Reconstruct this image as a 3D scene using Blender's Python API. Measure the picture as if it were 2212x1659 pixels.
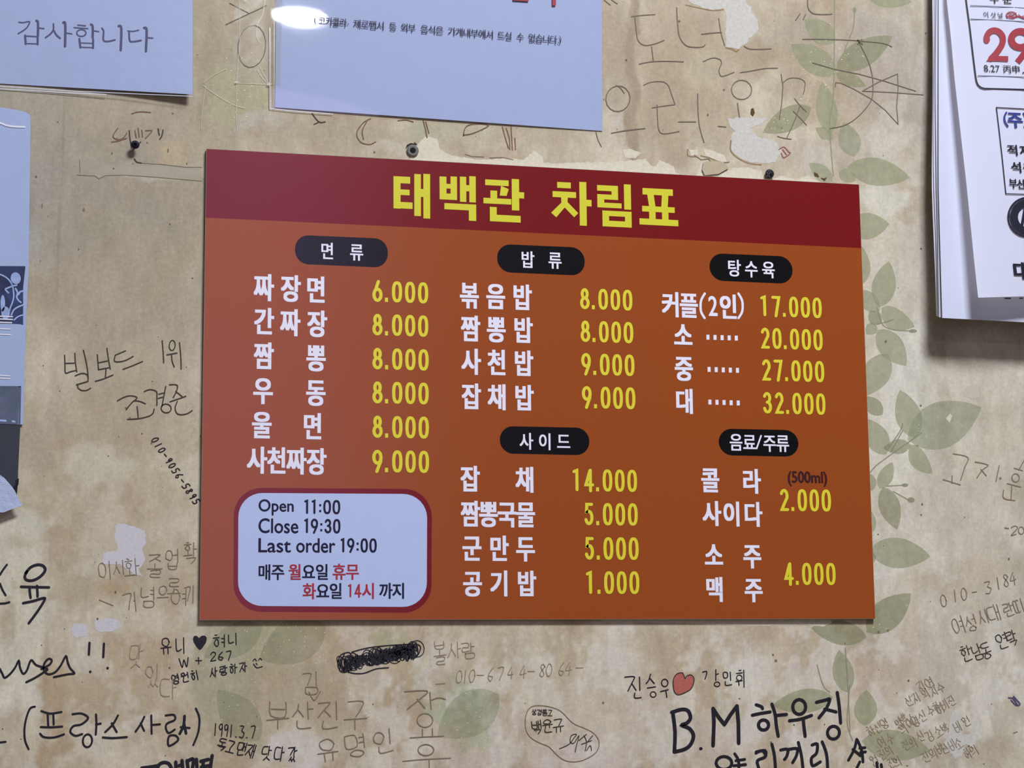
import bpy, bmesh, math, random
import numpy as np
from mathutils import Matrix, Vector
random.seed(4)
for o in list(bpy.data.objects): bpy.data.objects.remove(o)
COL = bpy.context.scene.collection
SC = bpy.context.scene
Z0 = 1.50                                   # height of the menu board's lower edge above the floor
# ------------------------------------------------------------------ camera
F = 4189.0385; CW, CH = 2212, 1659
RW = np.array([[0.97140486,-0.23723949,-0.0094877],[0.02667276,0.14874755,-0.98851542],[0.23592616,0.95999562,0.15082192]])
CAM = np.array([-0.19778499,-2.43916382,-0.07652186+Z0])
cd = bpy.data.cameras.new('camera'); cam = bpy.data.objects.new('camera', cd); COL.objects.link(cam)
cd.sensor_width = 36; cd.sensor_fit = 'HORIZONTAL'; cd.lens = F/CW*36; cd.clip_start = 0.05
m = Matrix.Identity(4)
for i in range(3):
    m[i][0] = RW[0][i]; m[i][1] = -RW[1][i]; m[i][2] = -RW[2][i]; m[i][3] = CAM[i]
cam.matrix_world = m; SC.camera = cam
# ------------------------------------------------------------------ world, lamps, exposure
SC.view_settings.view_transform = 'Standard'; SC.view_settings.look = 'None'
SC.view_settings.gamma = 1; SC.view_settings.use_curve_mapping = False
SC.view_settings.exposure = 0.0
wd = bpy.data.worlds.new('room_light'); SC.world = wd; wd.use_nodes = True
wd.node_tree.nodes['Background'].inputs[0].default_value = (1.0,0.90,0.76,1)
wd.node_tree.nodes['Background'].inputs[1].default_value = 0.15
def area(name, loc, target, sx, sy, power, color, shape='RECTANGLE'):
    l = bpy.data.lights.new(name,'AREA'); l.shape = shape; l.size = sx
    if shape in ('RECTANGLE','ELLIPSE'): l.size_y = sy
    l.energy = power; l.color = color
    o = bpy.data.objects.new(name,l); COL.objects.link(o); o.location = loc
    o.rotation_euler = (Vector(target)-Vector(loc)).to_track_quat('-Z','Y').to_euler()
    return o
area('ceiling_lamp', (1.30,-3.0,3.75+Z0), (0.45,0,0.2+Z0), 1.3, 0.7, 300, (0.87,0.93,1.0))
area('rear_glow', (0.40,-4.6,1.0+Z0), (0.45,0,0.9+Z0), 1.15, 2.2, 13.5, (0.63,0.5,1.0))  # unseen bluish source behind the camera, shaped for the board's left sheen
area('downlight', (0.462,-2.8,1.772+Z0), (0.462,-2.8,0), 0.16, 0.16, 6.5, (0.92,0.97,1.0), 'DISK')

# ------------------------------------------------------------------ helpers
def P(px, py, d=0.0):
    """point on the plane d metres in front of the wall (wall is y = 0)"""
    v = RW.T @ np.array([(px-CW/2)/F, (py-CH/2)/F, 1.0])
    k = (-d-CAM[1])/v[1]
    return (CAM[0]+k*v[0], -d, CAM[2]+k*v[2])
def toPx(X, Y, Z):
    c = RW @ (np.array([X,Y,Z])-CAM)
    return (c[0]/c[2]*F+CW/2, c[1]/c[2]*F+CH/2)
def basis(cx, cy, d=0.0):
    """local picture directions of world +X and -Z on the wall, per pixel"""
    p = P(cx,cy,d)
    a = toPx(p[0]+0.01,p[1],p[2]); b = toPx(p[0],p[1],p[2]-0.01)
    ex = np.array([1,(a[1]-cy)/(a[0]-cx)]); ey = np.array([(b[0]-cx)/(b[1]-cy),1])
    return ex, ey
def lin(c):
    return tuple(((x/255)/12.92 if x/255 <= .04045 else ((x/255+.055)/1.055)**2.4) for x in c)
KA = 0.86                                   # photo colour -> albedo
KC = (1.10,1.03,0.955)                      # the lamp is cool: surfaces are a little warmer than they photograph
def alb(c, k=KA): return tuple(min(1, v*k*q) for v,q in zip(lin(c),KC))
def mat(name, c, rough=0.6, spec=0.3, var=0.0, vscale=60, bump=0.0, bscale=400, alpha=1.0, metal=0.0, k=KA, c2=None):
    M = bpy.data.materials.new(name); M.use_nodes = True; nt = M.node_tree; N = nt.nodes; L = nt.links
    b = N['Principled BSDF']; b.inputs['Roughness'].default_value = rough
    b.inputs['Specular IOR Level'].default_value = spec; b.inputs['Metallic'].default_value = metal
    c1 = alb(c,k)
    tc = N.new('ShaderNodeNewGeometry')
    nz = N.new('ShaderNodeTexNoise'); nz.inputs['Scale'].default_value = vscale; nz.inputs['Detail'].default_value = 5
    L.new(tc.outputs['Position'], nz.inputs['Vector'])
    mx = N.new('ShaderNodeMix'); mx.data_type = 'RGBA'
    A, B = mx.inputs[6], mx.inputs[7]
    if c2 is None:
        A.default_value = tuple(v*(1-var) for v in c1)+(1,); B.default_value = tuple(min(1,v*(1+var)) for v in c1)+(1,)
    else:
        A.default_value = c1+(1,); B.default_value = alb(c2,k)+(1,)
    rp = N.new('ShaderNodeMapRange'); rp.inputs[1].default_value = .3; rp.inputs[2].default_value = .7
    L.new(nz.outputs[0], rp.inputs[0]); L.new(rp.outputs[0], mx.inputs[0]); L.new(mx.outputs[2], b.inputs['Base Color'])
    if bump:
        n2 = N.new('ShaderNodeTexNoise'); n2.inputs['Scale'].default_value = bscale; n2.inputs['Detail'].default_value = 3
        L.new(tc.outputs['Position'], n2.inputs['Vector'])
        bp = N.new('ShaderNodeBump'); bp.inputs['Strength'].default_value = bump; bp.inputs['Distance'].default_value = 0.002
        L.new(n2.outputs[0], bp.inputs['Height']); L.new(bp.outputs[0], b.inputs['Normal'])
    if alpha < 1: b.inputs['Alpha'].default_value = alpha
    return M
def film(name, rough=0.03, fac=0.06, tint=(1,1,1), haze=0.0, hcol=(200,210,235), bump=0.3, bscale=6.0):
    """thin clear plastic: lets light through, mirrors lamps"""
    M = bpy.data.materials.new(name); M.use_nodes = True; nt = M.node_tree; N = nt.nodes; L = nt.links
    N.remove(N['Principled BSDF']); out = N['Material Output']
    tr = N.new('ShaderNodeBsdfTransparent'); tr.inputs[0].default_value = tint+(1,)
    gl = N.new('ShaderNodeBsdfGlossy'); gl.inputs['Roughness'].default_value = rough
    df = N.new('ShaderNodeBsdfDiffuse'); df.inputs[0].default_value = alb(hcol)+(1,)
    g = N.new('ShaderNodeNewGeometry')
    nz = N.new('ShaderNodeTexNoise'); nz.inputs['Scale'].default_value = bscale; nz.inputs['Detail'].default_value = 1
    L.new(g.outputs['Position'], nz.inputs['Vector'])
    bp = N.new('ShaderNodeBump'); bp.inputs['Strength'].default_value = bump; bp.inputs['Distance'].default_value = 0.01
    L.new(nz.outputs[0], bp.inputs['Height']); L.new(bp.outputs[0], gl.inputs['Normal'])
    m1 = N.new('ShaderNodeMixShader'); m1.inputs[0].default_value = haze
    L.new(tr.outputs[0], m1.inputs[1]); L.new(df.outputs[0], m1.inputs[2])
    m2 = N.new('ShaderNodeMixShader')
    m2.inputs[0].default_value = fac
    L.new(m1.outputs[0], m2.inputs[1]); L.new(gl.outputs[0], m2.inputs[2]); L.new(m2.outputs[0], out.inputs[0])
    return M
class MB:
    """collects faces, builds ONE mesh object"""
    def __init__(s): s.v = []; s.f = []
    def add(s, vs, fs):
        n = len(s.v); s.v += [tuple(p) for p in vs]; s.f += [tuple(i+n for i in f) for f in fs]
    def poly(s, pts, d, dd=0.0):
        """flat polygon given in picture points, on depth d; with dd > 0 it gets thickness dd"""
        df = d if callable(d) else (lambda x,y: d)
        top = [P(x,y,df(x,y)) for x,y in pts]; n = len(pts)
        if dd:
            bot = [P(x,y,df(x,y)-dd) for x,y in pts]
            s.add(top+bot, [tuple(range(n)), tuple(range(2*n-1,n-1,-1))]+[(i,i+n,(i+1)%n+n,(i+1)%n) for i in range(n)])
        else: s.add(top,[tuple(range(n))])
    def stroke(s, pts, w, d, cap=True, closed=False):
        """one pen stroke as a mitred ribbon; later strokes lie a hair above earlier ones"""
        df = d if callable(d) else (lambda x,y: d)
        s.n = getattr(s,'n',0)+1; e = (s.n%7)*2.2e-5
        p = [np.array(q,float) for q in pts]; q = [p[0]]
        for t in p[1:]:
            if np.hypot(*(t-q[-1])) > .05: q.append(t)
        p = q
        if len(p) < 2: return
        loop = closed or (len(p) > 4 and np.hypot(*(p[0]-p[-1])) < .3)
        if loop and np.hypot(*(p[0]-p[-1])) < .3: p = p[:-1]
        n = len(p); r = w/2; Lf = []; Rt = []
        for i in range(n):
            a = p[i-1] if (i or loop) else None; b = p[(i+1)%n] if (i < n-1 or loop) else None
            t1 = (p[i]-a)/np.hypot(*(p[i]-a)) if a is not None else None
            t2 = (b-p[i])/np.hypot(*(b-p[i])) if b is not None else None
            if t1 is None: t1 = t2
            if t2 is None: t2 = t1
            n1 = np.array([-t1[1],t1[0]]); n2 = np.array([-t2[1],t2[0]]); m_ = n1+n2; l = np.hypot(*m_)
            if l < .9:      # sharp corner: break the ribbon there with a bevel
                Lf += [p[i]+n1*r, p[i]+n2*r]; Rt += [p[i]-n1*r, p[i]-n2*r]; continue
            m_ = m_/l; k = r/max(.45,float(m_@n1))
            Lf.append(p[i]+m_*k); Rt.append(p[i]-m_*k)
        if cap and not loop:
            for end in (0,-1):
                t = (p[0]-p[1]) if end == 0 else (p[-1]-p[-2]); t = t/np.hypot(*t)
                c = p[end]; nn = np.array([-t[1],t[0]]); sg = -1 if end == 0 else 1
                for f1,f2 in ((.62,.78),(.98,.3)):
                    A,B = c+t*r*f1+nn*r*f2*sg, c+t*r*f1-nn*r*f2*sg
                    if end == 0: Lf.insert(0,A); Rt.insert(0,B)
                    else: Lf.append(A); Rt.append(B)
        k = len(Lf); V = [P(x,y,df(x,y)+e) for x,y in Lf+Rt]
        s.add(V,[(i,i+1,k+i+1,k+i) for i in range(k-1)]+([(k-1,0,k,2*k-1)] if loop else []))
    def build(s, name, m, parent=None, label=None, smooth=False, loc=None):
        me = bpy.data.meshes.new(name)
        V = np.array(s.v,float); off = (V.min(0)+V.max(0))/2 if loc is None else np.array(loc,float)
        me.from_pydata([tuple(np.array(p)-off) for p in s.v],[],s.f); me.update()
        me.materials.append(m)
        if smooth: me.polygons.foreach_set('use_smooth',[True]*len(me.polygons))
        o = bpy.data.objects.new(name, me); COL.objects.link(o)
        if parent is not None:
            w = Vector((0,0,0)); q = parent
            while q is not None: w += q.location; q = q.parent
            o.parent = parent; o.location = Vector(off)-w
        else: o.location = off
        if label: o['label'] = label
        return o
def tag(o, label, cat, group=None, kind=None):
    o['label'] = label; o['category'] = cat
    if group: o['group'] = group
    if kind: o['kind'] = kind
def empty(name, loc):
    o = bpy.data.objects.new(name,None); COL.objects.link(o); o.location = loc; o.empty_display_size = .05
    return o
def smooth(pts, n=5):
    p = [np.array(q,float) for q in pts]
    if len(p) < 3: return p
    closed = np.allclose(p[0],p[-1])
    e = [p[-2] if closed else p[0]]+p+[p[1] if closed else p[-1]]; out = []
    for i in range(1,len(e)-2):
        a,b,c,d = e[i-1],e[i],e[i+1],e[i+2]
        for j in range(n):
            t = j/n
            out.append(.5*((2*b)+(c-a)*t+(2*a-5*b+4*c-d)*t*t+(3*b-a-3*c+d)*t**3))
    out.append(p[-1]); return out
def circ(cx,cy,rx,ry,rot=0,n=16):
    c,s_ = math.cos(rot),math.sin(rot)
    return [(cx+rx*math.cos(a)*c-ry*math.sin(a)*s_, cy+rx*math.cos(a)*s_+ry*math.sin(a)*c) for a in [2*math.pi*i/n for i in range(n+1)]]
# ---- printed glyphs from Blender's own built-in font
_g = {}
def glyph(ch, off=0.0):
    k = (ch,off)
    if k not in _g:
        c = bpy.data.curves.new('g','FONT'); c.body = ch; c.offset = off; c.resolution_u = 4
        o = bpy.data.objects.new('g',c); COL.objects.link(o)
        dg = bpy.context.evaluated_depsgraph_get(); me = o.evaluated_get(dg).to_mesh()
        _g[k] = ([(v.co.x,v.co.y) for v in me.vertices],[tuple(p.vertices) for p in me.polygons])
        o.evaluated_get(dg).to_mesh_clear(); bpy.data.objects.remove(o); bpy.data.curves.remove(c)
    return _g[k]
def put(mb, ch, cx, cy, w, h, d, off=0.0, em=True, ex=None, ey=None):
    """bold type: the glyph laid down several times, each a hair above and beside the last"""
    df = d if callable(d) else (lambda x,y: d)
    if ex is None: ex, ey = basis(cx,cy,df(cx,cy))
    b_ = max(0,off-.003); sh = [(0,0)]
    if b_ > 0:
        kx = b_*w/(.88 if em else 1)*(1 if em else .8); ky = b_*h/.92*.55
        sh = [(-kx,-ky),(kx,-ky),(kx,ky),(-kx,ky)]+([(0,0)] if b_ > .012 else [])
        if not em: sh = [(-b_*22,0),(b_*22,0),(0,b_*18),(0,-b_*18)]
    for i,(dx,dy) in enumerate(sh):
        q = np.array([cx,cy])+ex*dx+ey*dy
        put1(mb,ch,q[0],q[1],w,h,lambda x,y,i=i: df(x,y)+i*2.2e-5,0.0,em,ex,ey)
def put1(mb, ch, cx, cy, w, h, d, off=0.0, em=True, ex=None, ey=None):
    """one glyph (or a string) centred on a picture point, w x h picture pixels"""
    vs, fs = glyph(ch,off)
    if not vs: return
    df = d if callable(d) else (lambda x,y: d)
    if ex is None: ex, ey = basis(cx,cy,df(cx,cy))
    xs = [v[0] for v in vs]; ys = [v[1] for v in vs]
    if em: x0,x1,y0,y1 = 0.02,0.90,-0.08,0.84
    else: x0,x1,y0,y1 = min(xs),max(xs),min(ys),max(ys)
    out = []
    for x,y in vs:
        u = ((x-x0)/(x1-x0)-.5)*w; v = (.5-(y-y0)/(y1-y0))*h
        q = np.array([cx,cy])+ex*u+ey*v
        out.append(P(q[0],q[1],df(q[0],q[1])))
    mb.add(out,fs)
# ---- handwriting: jamo strokes in a unit box (y down)
O_ = 'O'
J = {'ㄱ':["0 .05 1 0 .85 .5 .55 1"],'ㄴ':["0 0 .05 .9 1 .8"],'ㄷ':["1 0 .05 .05 0 .9 1 .95"],
 'ㄹ':["0 0 .95 0 .9 .45 .1 .5 .05 1 1 .95"],'ㅁ':["0 0 .05 1 1 .95 1 0 0 0"],'ㅂ':["0 0 .05 1 .95 1 1 0",".05 .5 .95 .5"],
 'ㅅ':[".55 0 .4 .5 0 1",".45 .4 1 1"],'ㅇ':[O_],'ㅈ':["0 .05 1 0 .55 .5 0 1",".5 .5 1 .95"],
 'ㅊ':[".35 -.15 .65 -.15","0 .15 1 .1 .55 .55 0 1",".5 .55 1 .95"],'ㅋ':["0 .05 1 0 .85 .5 .5 1","0 .5 .85 .45"],
 'ㅌ':["1 0 .05 0 0 1 1 1","0 .5 .9 .5"],'ㅍ':["0 0 1 0",".3 0 .33 1",".7 0 .67 1","0 1 1 1"],
 'ㅎ':[".35 -.1 .65 -.05","0 .2 1 .18",O_+'h'],
 'ㄸ':[".45 0 0 0 0 1 .45 1","1 0 .55 0 .55 1 1 1"],'ㄲ':["0 .05 .45 0 .3 1",".55 .05 1 0 .85 1"],'ㅆ':[".3 0 .2 .5 0 1",".25 .45 .5 1",".8 0 .7 .5 .5 1",".75 .45 1 1"]}
VV = {'ㅏ':["0 0 0 1","0 .45 .8 .42"],'ㅐ':["0 0 0 1","0 .5 .8 .5",".8 0 .8 1"],'ㅑ':["0 0 0 1","0 .3 .8 .3","0 .6 .8 .6"],
 'ㅓ':[".8 0 .8 1","0 .45 .8 .42"],'ㅔ':[".45 0 .45 1","0 .5 .45 .5",".9 0 .9 1"],'ㅕ':[".8 0 .8 1","0 .3 .8 .3","0 .6 .8 .6"],'ㅣ':[".4 0 .4 1"]}
HV = {'ㅗ':[".5 0 .5 .9","0 1 1 .95"],'ㅛ':[".3 0 .3 .9",".7 0 .7 .9","0 1 1 .95"],'ㅜ':["0 .1 1 0",".5 .1 .5 1"],'ㅠ':["0 .05 1 0",".3 .05 .28 1",".7 .05 .7 1"],'ㅡ':["0 .5 1 .45"]}
MV = {'ㅘ':('ㅗ','ㅏ'),'ㅙ':('ㅗ','ㅐ'),'ㅚ':('ㅗ','ㅣ'),'ㅝ':('ㅜ','ㅓ'),'ㅟ':('ㅜ','ㅣ'),'ㅢ':('ㅡ','ㅣ')}
CHO = 'ㄱㄲㄴㄷㄸㄹㅁㅂㅃㅅㅆㅇㅈㅉㅊㅋㅌㅍㅎ'
JUNG = 'ㅏㅐㅑㅒㅓㅔㅕㅖㅗㅘㅙㅚㅛㅜㅝㅞㅟㅠㅡㅢㅣ'
JONG = ['','ㄱ','ㄲ','ㄳ','ㄴ','ㄵ','ㄶ','ㄷ','ㄹ','ㄺ','ㄻ','ㄼ','ㄽ','ㄾ','ㄿ','ㅀ','ㅁ','ㅂ','ㅄ','ㅅ','ㅆ','ㅇ','ㅈ','ㅊ','ㅋ','ㅌ','ㅍ','ㅎ']
DIG = {'0':["O"],'1':[".5 0 .5 1"],'2':["0 .25 .3 0 .9 .05 .85 .4 0 1 1 .95"],'3':["0 .05 .9 .05 .45 .42 1 .6 .7 1 0 .95"],
 '4':[".6 0 0 .65 1 .6",".75 .3 .7 1"],'5':["1 0 .2 .05 .15 .4 .9 .5 .8 .95 0 1"],'6':[".8 0 .2 .4 .1 .8 .6 1 .9 .7 .2 .6"],
 '7':["0 .05 1 0 .5 1"],'8':[".9 .2 .5 0 .15 .2 .85 .75 .5 1 .1 .75 .9 .2"],'9':[".9 .3 .4 .5 .15 .2 .6 0 .9 .2 .8 1"],'-':["0 .5 1 .45"],'+':["0 .5 1 .5",".5 .1 .5 .9"],'.':[".4 .95 .5 1"],
 'W':["0 0 .2 1 .5 .2 .75 1 1 0"]}
def box(strokes, x0,y0,x1,y1):
    out = []
    for s in strokes:
        if s == 'O': out.append(circ((x0+x1)/2,(y0+y1)/2,(x1-x0)/2,(y1-y0)/2,n=10)); continue
        if s == 'Oh': out.append(circ((x0+x1)/2,y0+(y1-y0)*.68,(x1-x0)*.32,(y1-y0)*.32,n=10)); continue
        v = [float(t) for t in s.split()]
        out.append([(x0+(x1-x0)*v[i],y0+(y1-y0)*v[i+1]) for i in range(0,len(v),2)])
    return out
def hchar(ch):
    if ch in DIG: return box(DIG[ch],.1,0,.9,1)
    n = ord(ch)-0xAC00
    if n < 0: return []
    c,v,f = CHO[n//588],JUNG[n%588//28],JONG[n%28]
    yb = .62 if f else 1.0; out = []
    if v in VV:
        out += box(J.get(c,J['ㅅ']),0,.05,.52,yb*.9); out += box(VV[v],.68,-.02,.98,yb)
    elif v in HV:
        ys = yb*(.52 if v != 'ㅡ' else .65)
        out += box(J[c],.15,0,.85,ys); out += box(HV[v],0,ys+.08*yb,1,yb*1.0)
    else:
        a,b = MV[v]; out += box(J[c],.05,0,.5,yb*.5); out += box(HV[a],0,yb*.55,.6,yb*.95); out += box(VV[b],.72,-.02,.98,yb)
    if f: out += box(J.get(f,J['ㅅ']),.2,.7,.85,1.0)
    return out
def hand(mb, ch, cx, cy, w, h, lw, rot=0.0, shear=0.0, jit=.03, d=0.0004):
    c,s_ = math.cos(rot),math.sin(rot)
    for st in hchar(ch):
        q = []
        for x,y in st:
            u = (x-.5+random.uniform(-jit,jit))*w; v = (y-.5+random.uniform(-jit,jit))*h
            u += -v*shear
            q.append((cx+u*c-v*s_, cy+u*s_+v*c))
        mb.stroke(smooth(q,3),lw,d)
def hline(mb, text, x0,y0,x1,y1, w,h, lw, **k):
    n = len(text); rot = math.atan2(y1-y0,x1-x0)
    for i,ch in enumerate(text):
        t = i/(n-1) if n > 1 else 0
        if ch != ' ': hand(mb,ch,x0+(x1-x0)*t,y0+(y1-y0)*t,w,h,lw,rot=rot,**k)
S = 600/2212
def tr(mb, ox, oy, txt, lw, d=0.0004, s=S, sm=True):
    """traced strokes 'x y x y; x y ...' in a magnified cut-out whose corner is (ox,oy)"""
    for part in txt.split(';'):
        v = [float(t) for t in part.split()]
        if len(v) < 4: continue
        q = [(ox+v[i]*s, oy+v[i+1]*s) for i in range(0,len(v),2)]
        mb.stroke(smooth(q,4) if sm else q, lw, d)
def pts(ox,oy,txt,s=S):
    v = [float(t) for t in txt.split()]
    return [(ox+v[i]*s, oy+v[i+1]*s) for i in range(0,len(v),2)]

# ================================================================== THE WALL
# soft stains and faded areas of the wallpaper, plus grey sheen painted at upper left: (px, py, rx, ry, colour, strength, hardness)
BASE = (170,158,134)
ST = [
 (260,430,260,260,(152,144,128),.75,1),(40,300,160,400,(148,144,134),.7,1),(250,150,400,180,(156,147,128),.5,1),
 (300,690,200,220,(160,151,134),.6,1),(330,780,110,70,(172,162,138),.5,1),(250,900,230,90,(166,153,130),.6,1),
 (110,900,16,120,(156,143,124),.35,1.2),(140,990,35,80,(160,144,122),.42,1.2),(75,960,40,60,(158,150,136),.5,1),
 (230,1010,90,50,(184,178,158),.7,1.5),(250,1070,110,70,(178,170,150),.7,1),(222,1055,12,18,(160,142,114),.5,1.2),
 (285,1080,28,60,(168,150,124),.7,1.5),(145,1160,35,26,(166,150,122),.7,1.5),(60,1080,70,50,(176,170,148),.6,1),
 (50,1130,70,40,(186,184,172),.8,1.5),(40,1190,80,110,(188,185,170),.8,1),(180,1230,110,80,(180,172,150),.7,1),
 (155,1200,45,30,(168,152,126),.5,1.5),(40,1340,68,230,(190,186,170),.85,2),(45,1180,40,20,(170,160,140),.5,1),
 (15,1350,22,50,(166,155,132),.6,1.5),(240,1270,28,20,(172,148,110),.7,1.5),(330,1120,90,120,(176,163,136),.6,1),
 (380,1250,70,90,(170,157,130),.6,1),(240,1340,140,60,(190,184,166),.7,1),(180,1440,90,110,(176,160,132),.7,1),
 (120,1560,36,120,(166,146,116),.7,1.5),(170,1400,60,60,(186,180,164),.6,1),(300,1430,90,110,(172,155,128),.7,1),
 (350,1340,60,50,(184,176,160),.6,1.2),(365,1430,75,70,(168,150,122),.6,1),(35,1500,60,80,(192,188,174),.8,1),(20,1570,40,50,(172,160,138),.6,1),
 (280,1580,90,60,(180,170,146),.5,1),(200,1590,50,40,(190,184,170),.6,1.3),(350,1560,80,80,(170,155,130),.5,1),(300,1550,45,26,(192,188,178),.6,1.4),
 (560,1400,160,80,(158,154,124),.8,1.2),(480,1500,60,80,(158,158,132),.7,1.2),(620,1470,150,90,(160,152,124),.6,1),
 (560,1560,110,90,(162,154,128),.6,1),(700,1400,90,60,(170,152,124),.6,1),(640,1630,60,40,(188,182,180),.8,1.5),(680,1600,60,30,(184,178,172),.7,1.4),
 (770,1530,90,100,(164,152,126),.6,1),(720,1500,60,50,(172,152,124),.5,1),(800,1400,180,60,(172,156,128),.6,1),
 (845,1380,40,24,(158,160,128),.6,1.5),(985,1380,60,36,(188,180,160),.7,1.3),(870,1560,60,120,(166,146,118),.6,1.1),
 (1010,1540,82,66,(160,166,140),.85,2),(940,1500,50,40,(168,160,136),.5,1),(1000,1640,110,40,(180,170,158),.7,1.2),(920,1610,60,60,(182,172,156),.5,1),
 (1115,1420,32,60,(192,188,174),.8,1.6),(1155,1500,40,80,(188,182,168),.7,1.3),(1090,1560,60,70,(186,180,170),.6,1),
 (1200,1400,140,60,(176,164,140),.6,1),(1340,1400,60,60,(194,188,176),.8,1.4),(1340,1470,110,60,(190,184,172),.7,1.2),(1230,1600,160,90,(182,172,156),.6,1),
 (1260,1640,140,50,(184,176,170),.6,1),(1440,1570,160,70,(188,182,172),.6,1),(1450,1390,140,40,(176,164,140),.7,1),(1520,1480,120,60,(178,164,140),.6,1),
 (1625,1450,45,60,(192,190,180),.8,1.5),(1700,1440,70,60,(184,170,150),.6,1),(1570,1600,90,70,(188,180,170),.6,1),(1730,1600,50,40,(192,188,184),.7,1.4),
 (1800,1450,90,70,(172,160,142),.6,1.2),(1870,1400,50,40,(160,152,130),.8,1.5),(1830,1600,120,80,(176,164,142),.5,1),
 (1950,1450,160,90,(182,166,148),.7,1),(2100,1350,160,120,(186,174,154),.6,1),(2080,1500,150,90,(180,166,146),.7,1),(2090,1620,140,60,(172,158,132),.7,1),
 (1990,1300,80,80,(192,180,162),.6,1),(2060,1240,110,50,(184,166,138),.6,1.2),(2000,1150,130,90,(190,182,168),.7,1),(2130,1150,110,90,(188,176,156),.6,1),
 (1900,1220,40,90,(196,192,180),.8,1.3),(1930,900,90,200,(200,196,182),.8,1.1),(1960,760,70,90,(198,194,182),.7,1),(1900,600,60,200,(192,184,166),.7,1),
 (1970,560,70,160,(184,174,156),.6,1),(1965,440,44,46,(178,160,132),.8,1.8),(1900,430,60,40,(194,190,176),.8,1.5),(2150,950,120,90,(188,178,156),.6,1),(2080,1060,110,60,(190,180,160),.5,1),
 (1480,130,170,150,(166,150,124),.7,1),(1366,150,14,260,(150,132,108),.7,1.6),(1333,260,12,14,(190,182,176),.8,1.3),(1330,120,36,160,(162,148,126),.6,1),(1520,150,60,50,(176,166,140),.6,1),
 (1410,230,50,50,(162,148,122),.5,1),(1560,260,70,60,(170,156,130),.5,1),(1640,110,60,50,(160,144,116),.6,1.1),(1700,190,50,50,(158,146,122),.5,1),
 (1730,60,80,60,(160,150,134),.6,1),(1900,90,100,90,(160,152,142),.7,1),(1930,200,100,120,(164,152,138),.7,1),(1890,310,70,60,(184,178,164),.7,1.2),(1820,340,60,50,(170,160,144),.5,1),
 (1760,330,90,40,(186,180,170),.6,1),(1690,340,60,40,(174,160,138),.5,1),(470,240,70,240,(160,151,126),.6,1),(450,120,26,160,(152,141,116),.5,1.4),
 (520,200,70,60,(160,158,122),.7,1.4),(560,260,60,30,(176,172,160),.6,1.2),(640,290,90,40,(156,146,124),.5,1),(760,290,120,20,(160,152,130),.5,1),
 (930,285,60,26,(160,162,132),.7,1.3),(1010,290,110,30,(172,166,144),.5,1),(840,320,60,24,(180,174,156),.6,1),(1150,300,100,24,(164,152,124),.5,1.1),
 (380,330,46,40,(172,156,124),.7,1.2),(330,370,130,14,(170,164,148),.8,1.6),(190,340,60,26,(160,152,134),.4,1),(380,560,50,70,(162,150,120),.5,1),(340,620,30,60,(160,144,120),.4,1),
 (200,520,60,50,(148,140,122),.4,1),(60,520,26,60,(160,158,156),.5,1),
 (1640,1560,36,50,(196,192,186),.6,1.3),(1560,1380,40,24,(186,178,160),.6,1.2),(1080,1620,40,50,(192,186,178),.6,1.3),(820,1640,60,30,(178,168,148),.5,1)]
def vnoise(x, y, sc, seed):
    r = np.random.RandomState(seed); g = r.rand(256,256)
    X = x/sc; Y = y/sc; i = np.floor(X).astype(int); j = np.floor(Y).astype(int); u = X-i; v = Y-j
    u = u*u*(3-2*u); v = v*v*(3-2*v); i &= 255; j &= 255; i1 = (i+1)&255; j1 = (j+1)&255
    return (g[i,j]*(1-u)+g[i1,j]*u)*(1-v)+(g[i,j1]*(1-u)+g[i1,j1]*u)*v
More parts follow.
